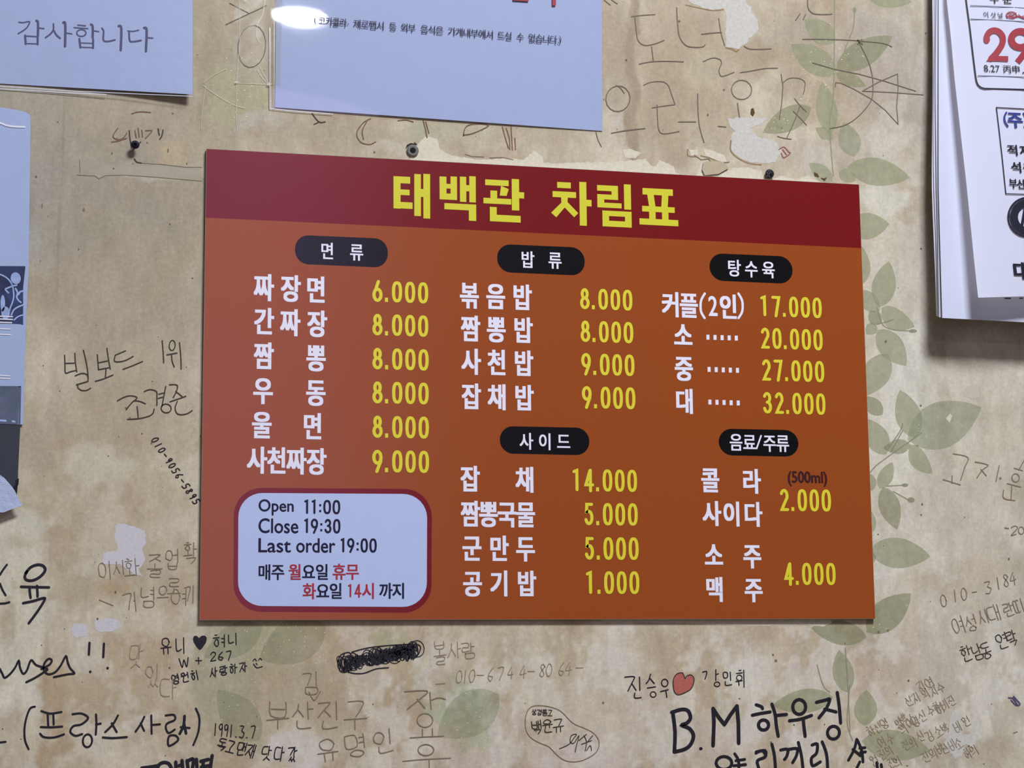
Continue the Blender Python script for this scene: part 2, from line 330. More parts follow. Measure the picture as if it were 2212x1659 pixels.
def build_wall():
    fx = np.arange(-0.34,1.26,.0026); fz = np.arange(-.27,.87,.0026)
    xs = np.concatenate([np.linspace(-2.4,-.36,26),fx,np.linspace(1.28,3.2,26)])
    zs = np.concatenate([[-Z0],np.linspace(-1.2,-.29,14),fz,np.linspace(.89,2.0,14)])
    X,Z = np.meshgrid(xs,zs); nx,nz = len(xs),len(zs); X = X.ravel(); Z = Z.ravel()
    # picture position of each vertex, used to place the known stains and the painted brightening
    q = np.stack([X-CAM[0], np.zeros_like(X)-CAM[1], Z+Z0-CAM[2]])
    c = RW@q; U = c[0]/c[2]*F+CW/2; V = c[1]/c[2]*F+CH/2
    n = lambda sc,sd,ax=1.0: vnoise(X*1000+5000, (Z*1000+5000)/ax, sc, sd)
    b = lambda t: np.array(lin(t))
    col = np.tile(b(BASE),(len(X),1))
    t = (n(70,1)*.5+n(33,2)*.3+n(14,3,2.2)*.2); t = np.clip((t-.36)/.3,0,1)[:,None]
    col = col*(1-t)+b((188,180,160))*t
    t = (n(60,4)*.55+n(24,5,1.8)*.3+n(9,6)*.15); t = np.clip((t-.56)/.16,0,1)[:,None]*.6
    col = col*(1-t)+b((160,140,112))*t
    w1 = (n(34,7)-.5)*46+(n(13,8)-.5)*26+(n(5,17)-.5)*10; w2 = (n(34,9)-.5)*46+(n(13,10)-.5)*26+(n(5,18)-.5)*10
    for (px,py,rx,ry,cc,st,hd) in ST:
        k = min(1.0, min(rx,ry)/45+.12)
        r = np.sqrt(((U+w1*k-px)/rx)**2+((V+w2*k-py)/ry)**2)
        a = np.clip((1.25-r)*hd/.9,0,1); a = (a*a*(3-2*a)*min(1,st*1.3))[:,None]
        col = col*(1-a)+b(cc)*a
    # worn, washed-out blotches: strongest along the foot of the wall section
    t = n(42,31)*.45+n(17,32,1.5)*.33+n(7,33)*.22; zone = np.clip((V-1300)/80,0,1)*np.clip((U-620)/200,.25,1)+.35*np.clip((V-1000)/120,0,1)*(U<440)+.4*(U>1880)
    a = (np.clip((t-.50)/.09,0,1)*np.clip(zone,0,1)*.62)[:,None]; col = col*(1-a)+b((196,193,185))*a
    t = n(36,34)*.5+n(15,35,2.0)*.3+n(6,36)*.2; zb = .30+.70*np.clip((V-900)/300,0,1)*np.clip((1900-U)/200,.4,1); a = (np.clip((t-.56)/.08,0,1)*.42*zb)[:,None]; col = col*(1-a)+b((164,145,120))*a
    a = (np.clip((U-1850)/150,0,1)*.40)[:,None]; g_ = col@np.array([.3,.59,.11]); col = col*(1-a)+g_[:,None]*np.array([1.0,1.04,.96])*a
    # the paper's vertical seam on the left, lighter left of it low down
    sx = 140-(V-220)*.045
    e = np.exp(-((U-sx)/2.2)**2)*(V<660); col *= (1-.16*e)[:,None]
    e = np.exp(-((U-(106-(V-1250)*.045))/2.6)**2)*np.clip((V-1120)/60,0,1); col *= (1-.10*e)[:,None]
    g_ = col@np.array([.3,.59,.11]); col = g_[:,None]*.16+col*.84; col *= (1.06+.10*np.clip((V-700)/900,0,1)+.06*np.clip((U-1500)/700,0,1))[:,None]  # colour brightened toward bottom and right to offset the top-heavy lamp light
    col *= (1+.10*(n(5,11,3)-.5)+.12*(n(11,12,2.4)-.5)+.08*(n(3,13)-.5))[:,None]
    Y = (n(60,14)-.5)*.0010+.0004
    Y = np.maximum(Y,0)*0
    me = bpy.data.meshes.new('wall_back'); v = np.stack([X,Y,Z+Z0],1)
    me.vertices.add(len(v)); me.vertices.foreach_set('co',v.ravel())
    i = (np.arange(nz-1)[:,None]*nx+np.arange(nx-1)[None,:]).ravel()
    f = np.stack([i,i+1,i+1+nx,i+nx],1); nf = len(f)
    me.loops.add(nf*4); me.loops.foreach_set('vertex_index',f.ravel())
    me.polygons.add(nf); me.polygons.foreach_set('loop_start',np.arange(nf)*4)
    try: me.polygons.foreach_set('loop_total',np.full(nf,4))
    except Exception: pass
    me.update(calc_edges=True); me.validate()
    at = me.color_attributes.new('paper','FLOAT_COLOR','POINT')
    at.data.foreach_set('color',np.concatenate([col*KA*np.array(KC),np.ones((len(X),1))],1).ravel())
    M = bpy.data.materials.new('stained_wallpaper'); M.use_nodes = True; N = M.node_tree.nodes; L = M.node_tree.links
    p = N['Principled BSDF']; p.inputs['Roughness'].default_value = .55; p.inputs['Specular IOR Level'].default_value = .22
    ca = N.new('ShaderNodeVertexColor'); ca.layer_name = 'paper'
    g = N.new('ShaderNodeNewGeometry')
    z = N.new('ShaderNodeTexNoise'); z.inputs['Scale'].default_value = 190; z.inputs['Detail'].default_value = 6; z.inputs['Roughness'].default_value = .65
    L.new(g.outputs['Position'],z.inputs['Vector'])
    r = N.new('ShaderNodeMapRange'); r.inputs[1].default_value = .3; r.inputs[2].default_value = .7; r.inputs[3].default_value = .90; r.inputs[4].default_value = 1.10
    L.new(z.outputs[0],r.inputs[0])
    mp = N.new('ShaderNodeMapping'); mp.inputs['Scale'].default_value = (1,1,.25); L.new(g.outputs['Position'],mp.inputs[0])
    z2 = N.new('ShaderNodeTexNoise'); z2.inputs['Scale'].default_value = 420; z2.inputs['Detail'].default_value = 3; L.new(mp.outputs[0],z2.inputs['Vector'])
    r2 = N.new('ShaderNodeMapRange'); r2.inputs[1].default_value = .3; r2.inputs[2].default_value = .7; r2.inputs[3].default_value = .95; r2.inputs[4].default_value = 1.05
    L.new(z2.outputs[0],r2.inputs[0])
    mm = N.new('ShaderNodeMath'); mm.operation = 'MULTIPLY'; L.new(r.outputs[0],mm.inputs[0]); L.new(r2.outputs[0],mm.inputs[1])
    vm = N.new('ShaderNodeVectorMath'); vm.operation = 'SCALE'; L.new(ca.outputs[0],vm.inputs[0]); L.new(mm.outputs[0],vm.inputs[3])
    L.new(vm.outputs[0],p.inputs['Base Color'])
    bp = N.new('ShaderNodeBump'); bp.inputs['Strength'].default_value = .35; bp.inputs['Distance'].default_value = .001
    L.new(z.outputs[0],bp.inputs['Height']); L.new(bp.outputs[0],p.inputs['Normal'])
    me.materials.append(M)
    o = bpy.data.objects.new('wall_back',me); COL.objects.link(o); o['kind'] = 'structure'
    return o
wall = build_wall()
# room floor so the wall stands on something
fm = MB(); fm.add([(-2.4,-6,0),(3.2,-6,0),(3.2,0,0),(-2.4,0,0)],[(0,1,2,3)])
fl = fm.build('floor', mat('floor_tile',(120,112,104),.4,.4,.06,8)); fl['kind'] = 'structure'

# ---- torn places where the wallpaper is off and the white backing shows
M_PULP = mat('torn_backing',(198,198,196),.9,.05,.09,240,.3,1500)
M_PULP2 = mat('torn_backing_bluish',(200,200,212),.9,.05,.06,260,.3,1500)
M_CREAM = mat('torn_backing_cream',(210,206,192),.9,.05,.08,200,.3,1500)
def rag(p, amp=1.6, step=5):
    out = []
    for a,b in zip(p,p[1:]+p[:1]):
        a = np.array(a,float); b = np.array(b,float); L = np.hypot(*(b-a)); k = max(1,int(L/step))
        for i in range(k):
            q = a+(b-a)*i/k; out.append((q[0]+random.uniform(-amp,amp),q[1]+random.uniform(-amp,amp)))
    return out
def torn(p, m, d=.00015, amp=1.6, label=None, rim=True):
    q = rag(p,amp); b = MB(); b.poly(q,d); o = b.build('torn_patch',m,wall,label)
    return o
torn(pts(1080,0,"1490 0 1545 35 1600 58 1690 78 1780 72 1800 110 1798 200 1800 370 1850 385 1900 392 1960 340 2000 290 2065 235 2050 160 2010 100 2005 60 1960 20 1930 -30 1480 -30"),M_PULP,label='large white tear in the wallpaper above the menu board')
torn(pts(1080,0,"1820 945 1960 935 2130 945 2080 990 1990 1020 2010 1060 2090 1100 2200 1130 2240 1200 2190 1290 2130 1305 1990 1290 1900 1255 1835 1190 1840 1090 1870 1040 1830 1010"),M_PULP)
torn(pts(1080,0,"-720 1300 -700 1200 -600 1090 -500 1100 -480 1190 -400 1235 -200 1265 -60 1270 50 1255 190 1275 270 1200 340 1250 350 1295 480 1300 700 1290 900 1290 960 1285 1160 1265 1205 1320 1245 1325 1270 1275 1380 1320 1400 1370 1440 1400 1560 1400 1610 1290 1625 1390 1740 1400 1850 1340 1960 1330 2080 1360 2100 1420 2150 1440 2230 1400 2360 1430 2450 1400 2520 1440 2590 1500 2590 1560 -720 1480"),M_CREAM,amp=1.2,label='long ragged white tear along the top edge of the board')
torn(pts(1080,0,"980 1190 1040 1185 1120 1215 1080 1260 990 1255"),M_CREAM,amp=.8)
torn(pts(1080,0,"1510 1195 1570 1195 1580 1235 1520 1240"),M_CREAM,amp=.8)
torn(pts(1080,0,"1620 1180 1700 1200 1790 1240 1810 1290 1740 1285 1640 1240"),M_CREAM,amp=.8)
torn([(1300,1336),(1795,1336),(1797,1345),(1780,1353),(1740,1350),(1650,1352),(1560,1350),(1440,1345),(1300,1344)],M_CREAM,amp=.6)
torn(pts(0,840,"920 1085 975 1070 1060 1095 1150 1130 1165 1230 1130 1280 1160 1350 1100 1440 1140 1500 1060 1470 960 1400 820 1395 820 1305 915 1292 935 1270 912 1200"),M_PULP2,label='white torn patch left of the menu board')
torn(pts(0,1209,"575 515 640 508 690 520 695 610 600 625 565 600"),M_PULP2)
torn(pts(0,1209,"760 480 860 468 950 480 965 530 900 570 800 580 750 545"),M_PULP2)
torn(pts(1612,1209,"1680 1110 1650 1190 1700 1260 1690 1330 1720 1390 1830 1390 1850 1410 1810 1500 1740 1470 1720 1560 1660 1590 1600 1490 1570 1460 1600 1420 1620 1290 1640 1190"),M_PULP,label='white tear near the lower right handwriting')
torn(pts(1612,820,"1720 100 1760 50 1810 45 1870 90 1850 140 1800 155 1740 130"),mat('plaster_lump',(190,184,172),.8,.1,.04,200),amp=.6)
torn(pts(1612,820,"1590 310 1625 268 1640 290 1620 345"),M_CREAM,amp=.5)
torn([(172,346),(215,344),(218,356),(330,352),(436,362),(436,392),(330,382),(240,380),(174,372)],mat('old_tape_residue',(190,185,172),.7,.2,.05,150,k=KA,alpha=.45),.0001,.6)
# ---- leaves printed on the wallpaper
M_LEAF = mat('printed_leaf_green',(166,174,140),.5,.2,.14,120,alpha=.48)
M_LEAFD = mat('printed_leaf_dark',(152,159,122),.5,.2,.14,120,alpha=.46)
M_LEAFF = mat('printed_leaf_faded',(150,160,124),.5,.2,.2,60,alpha=.24)
M_LEAFP = mat('printed_leaf_pale',(158,170,140),.5,.2,.16,100,alpha=.38)
def leaf(bx,by,tx,ty,w,m=None,bend=0.0):
    b = np.array([bx,by],float); t = np.array([tx,ty],float); ax = t-b; L = np.hypot(*ax); n = np.array([-ax[1],ax[0]])/L
    up = []; dn = []
    for i in range(13):
        s = i/12; hw = w/2*(math.sin(math.pi*s**.85))**.8 if 0<s<1 else 0
        c = b+ax*s+n*bend*L*math.sin(math.pi*s)
        up.append(tuple(c+n*hw)); dn.append(tuple(c-n*hw))
    mb = MB(); mb.poly(up+dn[::-1][1:-1],.00008+random.random()*.00004); mb.build('leaf_print',m or M_LEAF,wall)
for a in [(1866,-22,1970,4,52),(1803,92,1738,42,50),(1806,150,1928,78,58,M_LEAFD),(1806,160,1708,96,58),(1794,290,1776,176,46),(1742,250,1652,286,0.1),
          (1752,232,1648,286,52,M_LEAFD),(1800,300,1762,276,26),(1806,158,1870,186,30,M_LEAFD),(1846,338,1822,264,48,M_LEAFP),(1830,360,1966,384,60),(1798,392,1748,352,34),(1812,370,1850,390,30),
          (1832,492,1921,484,58),(1850,622,1858,528,54),(1900,664,1920,564,52),(1900,672,1848,624,38),(1905,664,1976,706,46,None,.1),(1902,700,1878,672,30,M_LEAFD),(1892,700,1872,722,26),
          (1896,712,1958,790,54),(1918,764,1864,856,60),(1906,896,1866,856,34,M_LEAFD),(1914,982,1872,904,50),(1978,946,1944,842,56),(1968,962,1908,968,32,M_LEAFD),(1968,960,2014,1024,38,None,.08),
          (1960,950,2120,880,100,M_LEAFP),(1900,1056,1928,998,32),(1884,1060,1876,1020,26),(1908,1052,1938,1144,46,M_LEAFD),(1884,1150,1878,1100,22),(1878,1188,2010,1202,66,None),(1884,1218,1880,1190,20),
          (1872,1366,1968,1282,66,M_LEAFD),(1872,1376,1752,1356,52,M_LEAFD),(1830,1496,1812,1404,46),(1800,1506,1668,1524,52),(1868,1568,1872,1490,50),(1862,1600,2010,1622,66),
          (1078,1500,945,1590,96,M_LEAFF),(566,1352,440,1420,70,M_LEAFF),(704,1350,560,1424,96,M_LEAFF),(560,1600,470,1490,80,M_LEAFF)]:
    if a[4] > 1: leaf(*a)
b = MB()
for st in ["1803 -10 1802 120 1800 210 1792 270 1800 380","1846 20 1843 60 1828 100 1815 140","1895 665 1906 700 1930 712 1972 715","1895 700 1915 695 1930 690",
           "1922 965 1945 930 1950 915","1925 975 1950 930","1880 1020 1900 1000 1970 950 1990 935","1915 1050 1955 1048","1930 1062 1966 1082","1826 1400 1832 1490 1836 1580",
           "1765 1436 1778 1480 1792 1495","1836 1480 1830 1560 1842 1600"]:
    v = [float(t) for t in st.split()]; b.stroke(smooth([(v[i],v[i+1]) for i in range(0,len(v),2)]),2.6,.00012)
for c in [(1955,1048,7,4),(1968,1080,8,6),(1846,22,4,7),(1972,715,9,4)]: b.poly(circ(*c)[:-1],.00012)
b.build('stem_print',mat('printed_stem',(150,152,128),.5,.3,.05,100,alpha=.7),wall,'thin green printed stems of the wallpaper pattern')
# glitter specks and dirt specks
b = MB()
for cx,cy,rx,ry,n in [(1800,120,110,80,70),(1840,330,60,40,26),(520,190,50,80,50),(600,1400,150,70,90),(560,1560,130,80,50),(1010,1550,80,60,40),(800,1560,120,80,50),(1930,1360,60,40,16),(1700,270,50,40,30),(1960,940,60,60,16)]:
    for i in range(n):
        x,y = random.gauss(cx,rx*.6),random.gauss(cy,ry*.6)
        if 432<x<1890 and 330<y<1345: continue
        r = random.uniform(.5,1.25); b.poly(circ(x,y,r,r,n=5)[:-1],.0003)
o = b.build('glitter_speck',mat('glitter',(235,232,205),.3,.8,.1),wall,'tiny pale glitter specks on the printed leaves'); o['kind'] = 'stuff'
b = MB()
for i in range(230):
    x,y = random.uniform(0,2212),random.uniform(0,1659); r = random.choice([.8,1,1.2,1.6,2.2])
    if 432<x<1890 and 330<y<1345: continue
    b.poly(circ(x,y,r,r*random.uniform(.6,1.4),n=6)[:-1],.0003)
o = b.build('dirt_speck',mat('dirt',(112,98,78),.8,.1,.2),wall,'small brown dirt specks on the wallpaper'); o['kind'] = 'stuff'
b = MB()
for q in [(91,444,1.5,5),(181,453,3,4),(1290,143,2,2),(1303,1518,2.5,2.5),(1989,876,2.2,2.5),(1990,1112,2,2),(1898,1365,3,3),(1918,1362,2.5,2.5),(1676,1427,3,3),(1564,194,2.5,2.5),(363,325,1.6,5),(242,331,2,2.5),(318,308,2,2),(433,942,1.4,2)]:
    b.poly(circ(*q,n=8)[:-1],.0003)
for t in ["166 378 205 380","205 380 214 386 228 379","228 379 270 378 330 382 436 391","300 352 350 355 400 361 436 361","172 346 173 372"]:
    v = [float(x) for x in t.split()]; b.stroke([(v[i],v[i+1]) for i in range(0,len(v),2)],1.1,.0003)
for t in ["1500 335 1515 345 1530 343 1538 350 1558 352 1575 350","1005 333 1020 338 1045 339","1058 341 1085 340 1108 345","1060 365 1062 360"]:
    v = [float(x) for x in t.split()]; b.stroke([(v[i],v[i+1]) for i in range(0,len(v),2)],1.8,.0003)
b.build('crack_line',mat('crack_dark',(126,117,98),.9,.05,.15),wall,'small dark cracks and chips in the wallpaper')
b = MB()
tr(b,1080,0,"1840 1120 1838 1200 1900 1262 1990 1302 2080 1312",3.4,.0002); tr(b,1080,0,"1480 40 1600 66 1700 84 1780 76",2.6,.0002); tr(b,1080,0,"1800 380 1850 392 1880 410 1900 396",3.4,.0002); tr(b,1080,0,"1600 1240 1680 1262 1760 1300 1810 1340",3,.0002); tr(b,1080,0,"1495 1190 1500 1240 1570 1248",2.6,.0002)
b.build('torn_edge',mat('torn_brown_edge',(156,132,98),.8,.1,.15,200,alpha=.7),wall,'brownish ragged edges of the torn wallpaper')
# wallpaper scrap flaps by the tear (raised curled bits)
b = MB(); b.poly(pts(1080,0,"1620 1290 1700 1280 1780 1290 1820 1340 1740 1385 1630 1395 1610 1350"),.0022,.0004)
b.build('paper_flap',mat('flap_paper',(178,168,146),.7,.1,.06,120),wall,'loose flap of wallpaper above the board')

# ================================================================== HANDWRITING ON THE WALL
INK = mat('black_marker_ink',(30,28,38),.45,.3,.15,300)
PEN = mat('dark_ballpoint_ink',(62,56,52),.6,.2,.25,500)
PENC = mat('pencil_grey',(128,116,100),.7,.2,.12,700)
PENC2 = mat('faint_pencil',(146,134,117),.7,.2,.10,700)
BRN = mat('brown_smear',(122,98,80),.8,.1,.2,400)
def scribe(label, m, fn):
    b = MB(); fn(b); return b.build('handwriting',m,wall,label)
def f(b):
    tr(b,0,420,"515 1280 518 1350 522 1420 560 1412 608 1400;515 1345 590 1343;597 1265 600 1330 612 1412;665 1240 688 1340 702 1440 700 1488;600 1443 650 1425 690 1432 702 1460;702 1488 610 1515;620 1515 622 1540 650 1560 690 1560 722 1542",2.6)
    tr(b,0,420,"775 1275 785 1395;785 1340 858 1325;852 1225 864 1310 878 1390;785 1395 865 1380;845 1392 840 1455;760 1487 820 1470 900 1437;918 1280 1000 1245;918 1280 915 1330 990 1325 1060 1290;980 1392 1060 1362 1135 1330;1292 1165 1300 1260 1304 1340;1330 1277 1410 1262;1366 1272 1372 1330 1388 1372;1430 1180 1440 1290 1443 1390",2.6)
    b.stroke(circ(372,746,6.5,11,.1),2.4,.0004)
    tr(b,0,840,"935 95 985 68 1030 55 1075 60 1090 75 1050 110 1005 165;1065 95 1110 98 1158 118;1092 140 1098 190 1100 232;1015 242 1110 236 1190 215 1220 190 1228 160;1150 20 1195 5 1245 20 1250 60 1250 130;1320 -20 1305 60 1290 140;1265 42 1305 32;1262 75 1300 64;1350 -33 1410 -30 1405 20 1380 68;1400 20 1450 60;1355 102 1420 80 1480 58;1412 100 1395 150 1410 195 1450 205 1495 195 1530 172",2.6)
    b.stroke(circ(359,882,11,9.5,.2),2.4,.0004)
scribe('thin dark handwriting left of the board reading a chart rank and a signature',PEN,f)
def f(b):
    t = "010-9056-5895"; a = np.array([335,950.]); z = np.array([424,1083.])
    for i,ch in enumerate(t):
        q = a+(z-a)*i/(len(t)-1); hand(b,ch,q[0],q[1],8.5,15,2.4,rot=.98,shear=.15)
scribe('small black phone number written slanting down beside the board',INK,f)
def f(b):
    tr(b,0,840,"175 1580 260 1572 395 1582",0.1)
    tr(b,0,1209,"205 105 245 60 300 40 345 50 360 85 320 135 260 165 210 160 198 130 215 95",6)
    tr(b,0,1209,"168 215 280 218 390 220;236 225 238 260 244 302;295 208 298 250 300 292;185 345 260 330 350 305 350 330 300 410 230 505",5.5)
    tr(b,0,1209,"55 40 25 80 0 120;0 190 20 240 45 282;-10 350 40 347 75 338",4.5)
scribe('large black marker syllable at the left edge',INK,f)
def f(b):
    tr(b,0,1209,"0 870 20 910 38 940 80 910 120 860 150 805 160 860 185 908 215 880 248 800 290 840 375 868 350 895 280 940 210 975",4.6)
    tr(b,0,1209,"330 870 395 835 412 800 385 790 352 830 350 880 385 912 440 895 485 840 525 768 540 820 560 865 592 905 540 912 430 935",4.6)
    tr(b,0,1209,"713 662 708 755;828 668 823 775",5)
    for x,y in [(195,1451),(232.5,1443)]: b.poly(circ(x,y,3,3,n=8)[:-1],.0004)
scribe('black cursive word ending in two exclamation marks',INK,f)
def f(b):
    tr(b,0,1209,"278 1170 240 1185 210 1260 195 1350 200 1440 228 1508;330 1205 400 1225 490 1212;380 1228 385 1330;425 1225 428 1312;325 1332 410 1334 495 1328;320 1385 350 1412 430 1415 510 1390",4.4)
    tr(b,0,1209,"578 1230 650 1225 702 1260 650 1310 585 1325 560 1370 600 1402 655 1388;765 1232 768 1310 763 1392;765 1312 802 1305;940 1240 900 1310 838 1372;890 1302 930 1372;820 1415 900 1420 1010 1412",4.6)
    tr(b,0,1209,"1150 1250 1120 1310 1080 1368;1120 1302 1148 1362;1205 1240 1208 1385;1205 1316 1275 1310;1320 1240 1385 1236 1392 1275 1330 1305 1322 1345 1345 1380 1392 1352;1440 1332 1510 1340;1345 1408 1345 1482 1418 1438 1398 1400 1345 1408;1560 1185 1588 1260 1580 1370 1540 1475;0 1455 45 1450",4.4)
    tr(b,0,1209,"1470 1245 1462 1320 1432 1385;1465 1300 1482 1382",6)
    b.stroke(circ(189,1600,10,14,.1),4.2,.0004)
scribe('black bracketed handwriting in large letters at lower left',INK,f)
def f(b):
    tr(b,0,1209,"1130 1659 1200 1650 1260 1640;1250 1700 1262 1640 1300 1615 1345 1625 1370 1670;1400 1612 1402 1690;1450 1600 1458 1690;1425 1640 1452 1632;1490 1600 1500 1680;1500 1600 1540 1590 1530 1680;1565 1590 1570 1680;1600 1605 1660 1590;1620 1600 1615 1690;1690 1560 1678 1640 1672 1700;1605 1650 1665 1640",7.5)
scribe('thick black marker letters cut by the lower edge',INK,f)
def f(b):
    for ch,x,y,w,h in [('유',358,1395,22,34),('니',391,1395,20,34),('혀',474,1385,26,26),('니',504,1381,20,24)]: hand(b,ch,x,y,w,h,2.3,rot=-.05)
    hand(b,'W',398,1431,24,20,2.4,rot=-.1); hand(b,'+',429,1427,16,16,2.3)
    for ch,x in [('2',461),('6',477),('7',494)]: hand(b,ch,x,1418-(x-461)*.06,13,18,2.3)
    hline(b,'영원히',379,1467,421,1459,16,20,2.3); hline(b,'사랑하자',462,1452,526,1441,17,20,2.2,shear=.15)
    tr(b,0,1209,"2015 805 2030 790 2042 805;2060 800 2072 785 2085 798;2020 830 2045 860 2090 850;2040 825 2048 835",2)
scribe('small black love note with names and a heart below the board corner',INK,f)
def f(b): b.poly([(419,1374),(424,1373),(430,1378),(436,1373),(443,1373),(447,1378),(445,1388),(436,1401),(431,1404),(424,1396),(418,1386),(417,1379)],.0004)
o = MB(); f(o); o.build('drawn_heart',INK,wall,'solid dark heart in the small love note')
def f(b):
    hline(b,'1991.3.7',465,1576,546,1582,11,26,2.3)
    hline(b,'독고',480,1608,498,1613,17,26,2.5); hline(b,'맨재',522,1618,542,1622,19,28,2.4,shear=.1); hline(b,'닭다갔',577,1627,632,1629,20,30,2.4,shear=.1)
scribe('small black date and signature under the bracketed writing',INK,f)
def f(b):
    hand(b,'맛',295,1418,30,48,1.8,shear=.15); hand(b,'있',330,1460,30,48,1.8); hand(b,'다',366,1488,36,44,1.8)
scribe('faded vertical pencil word',PENC2,f)
def f(b):
    hand(b,'이',228,1232,30,38,1.8,rot=-.1); hand(b,'시',258,1226,26,30,1.8,rot=-.1); hand(b,'화',286,1226,34,36,1.8,rot=-.1)
    hand(b,'졸',335,1222,32,50,1.9); hand(b,'업',372,1208,28,42,1.9); hand(b,'확',412,1196,30,44,1.9)
    hand(b,'기',283,1300,32,40,1.9,rot=-.1); hand(b,'념',320,1290,30,44,1.9); hand(b,'으',352,1280,24,28,1.8); hand(b,'로',376,1266,28,32,1.8); hand(b,'여',388,1290,34,36,1.9); hand(b,'기',410,1284,24,36,1.8)
    tr(b,0,1209,"790 320 900 365",1.8)
scribe('faint pencil lines beside the lower left edge of the board',PENC,f)
def f(b):
    hline(b,'부산진구',600,1546,768,1545,48,58,2.4); hline(b,'유명인',708,1620,830,1602,44,48,2.4)
    hand(b,'김',672,1476,36,46,2); tr(b,500,1209,"620 1055 660 1120 710 1045",2)
    tr(b,500,1209,"1380 1050 1560 1045 1500 1110 1400 1190;1480 1110 1540 1180;1580 1055 1590 1190;1590 1120 1650 1100 1705 1112",2.6)
    b.stroke(circ(918,1556,17,15),2.4,.0004); tr(b,500,1209,"1520 1350 1522 1410;1600 1345 1602 1405;1425 1418 1560 1410 1692 1405",2.4)
    b.stroke(circ(920,1620,17,12),2.4,.0004); tr(b,500,1209,"1365 1605 1540 1590 1745 1580;1575 1590 1575 1670",2.4)
scribe('grey pencil address and vertical name below the board',PENC,f)
def f(b):
    hline(b,'볼사람',952,1408,1014,1404,30,36,1.9,rot=0) if 0 else [hand(b,c,x,y,w,h,1.9,rot=-.08) for c,x,y,w,h in [('볼',950,1410,26,50),('사',983,1404,32,34),('람',1013,1405,28,34)]]
    t = "010-6744-8064-"; xs = [992,1005,1020,1038,1060,1081,1103,1130,1148,1172,1186,1213,1228,1252]
    for i,ch in enumerate(t): hand(b,ch,xs[i],1462-(xs[i]-992)*.075,15 if ch!='-' else 18,27 if ch!='-' else 4,1.8,shear=.1)
    tr(b,500,1209,"1630 990 1700 985",1.7)
scribe('faint pencil phone number to the right of the black scribble',PENC2,f)
def f(b):
    random.seed(9)
    tr(b,500,1209,"960 735 1100 700 1300 680 1490 678 1495 740 1470 770;850 820 870 760 940 740 960 800 940 880 880 895 850 850 850 800;900 750 880 800 890 860 950 900 1050 905 1150 870 1250 860",2.6)
    for i in range(34):
        t = i/33; cx = 740+t*158; cy = 1434-t*28; b.stroke(circ(cx+random.uniform(-4,4),cy+random.uniform(-5,5),random.uniform(7,15),random.uniform(9,19),random.uniform(-.6,.3),n=14),1.8,.0004)
    b.poly([(738,1428),(748,1412),(800,1402),(856,1396),(902,1394),(903,1412),(880,1424),(850,1432),(800,1442),(750,1452),(738,1446)],.0003) if False else None
    for i in range(150):
        x = random.uniform(742,898); y = 1440-(x-740)*.22; b.stroke([(x+random.uniform(-9,9),y-random.uniform(8,20)),(x+random.uniform(-14,10),y+random.uniform(4,14)-(x-740)*.06)],1.9,.0004)
    for i in range(60):
        x = random.uniform(855,895); b.stroke([(x,random.uniform(1394,1404)),(x+random.uniform(-30,8),random.uniform(1408,1428))],2.6,.0004)
    for i in range(26):
        x = random.uniform(740,850); y = 1434-(x-740)*.18; b.stroke([(x,y+random.uniform(-12,0)),(x+random.uniform(8,34),y+random.uniform(-6,12))],2.0,.0004)
scribe('dense black crossed out scribble under the board',INK,f)
def f(b):
    tr(b,1050,1209,"370 1168 440 1162 520 1175 600 1210 690 1300 790 1345 860 1385 900 1450 880 1530 790 1590 700 1610 620 1595 560 1550 500 1490 430 1460 360 1420 320 1360 312 1280 330 1205 370 1168",1.8)
scribe('brown pencil bean-shaped outline around a name',mat('brown_pencil',(128,110,88),.7,.2,.1),f)
def f(b):
    hline(b,'상경름고',1154,1538,1188,1540,10,12,1.6); hline(b,'백윤규',1160,1571,1206,1567,22,28,2.2)
    tr(b,1050,1209,"585 1505 660 1470 700 1420 720 1390 680 1400 670 1450 700 1460 740 1400 720 1480 710 1530;740 1440 800 1390;780 1400 800 1450 790 1520;800 1460 850 1400;800 1520 830 1480 840 1520;760 1470 840 1440",1.8)
scribe('small pencil name inside the bean-shaped outline',PEN,f)
def f(b):
    tr(b,1050,1209,"1105 935 1180 932 1168 970 1130 1045;1160 985 1195 1040;1222 935 1225 1040;1185 1062 1185 1100 1235 1098;1310 912 1295 960 1275 985;1305 945 1340 985;1285 1022 1350 1012;1390 1050 1450 1035;1432 1045 1440 1095",2.6)
    b.stroke(circ(1411,1500,6,6),2.2,.0004); b.stroke(circ(1436,1475,7,8),2.4,.0004)
    tr(b,1050,1209,"1725 895 1758 892 1745 950;1830 875 1830 960;1830 915 1850 908;1890 900 1895 940 1922 935 1920 900 1890 900;1945 895 1948 960;1905 970 1910 1000 1955 995;2015 882 2030 880;1995 905 2040 900;1990 970 2040 962;2012 970 2015 1000;2052 880 2055 1015",2.3)
    b.stroke(circ(1549,1478,6,5),2.2,.0004); b.stroke(circ(1597,1464,6,6),2.0,.0004)
scribe('neat black pen names either side of the red heart',INK,f)
b = MB(); b.poly(smooth(pts(1050,1209,"1495 945 1520 910 1560 900 1585 945 1620 920 1650 930 1655 975 1630 1030 1580 1060 1530 1075 1500 1050 1490 990 1495 945"),4)[:-1],.0003)
b.build('drawn_heart',mat('red_crayon',(162,78,76),.7,.1,.25,900,c2=(188,116,106)),wall,'red coloured heart with dark outline under the board')
b = MB(); tr(b,1050,1209,"1495 945 1520 910 1560 900 1575 920 1585 945 1600 925 1630 917 1655 940 1652 985 1630 1030 1580 1060 1530 1075 1500 1050 1490 990 1495 945",2.2,.0005)
b.build('heart_outline',PEN,wall)
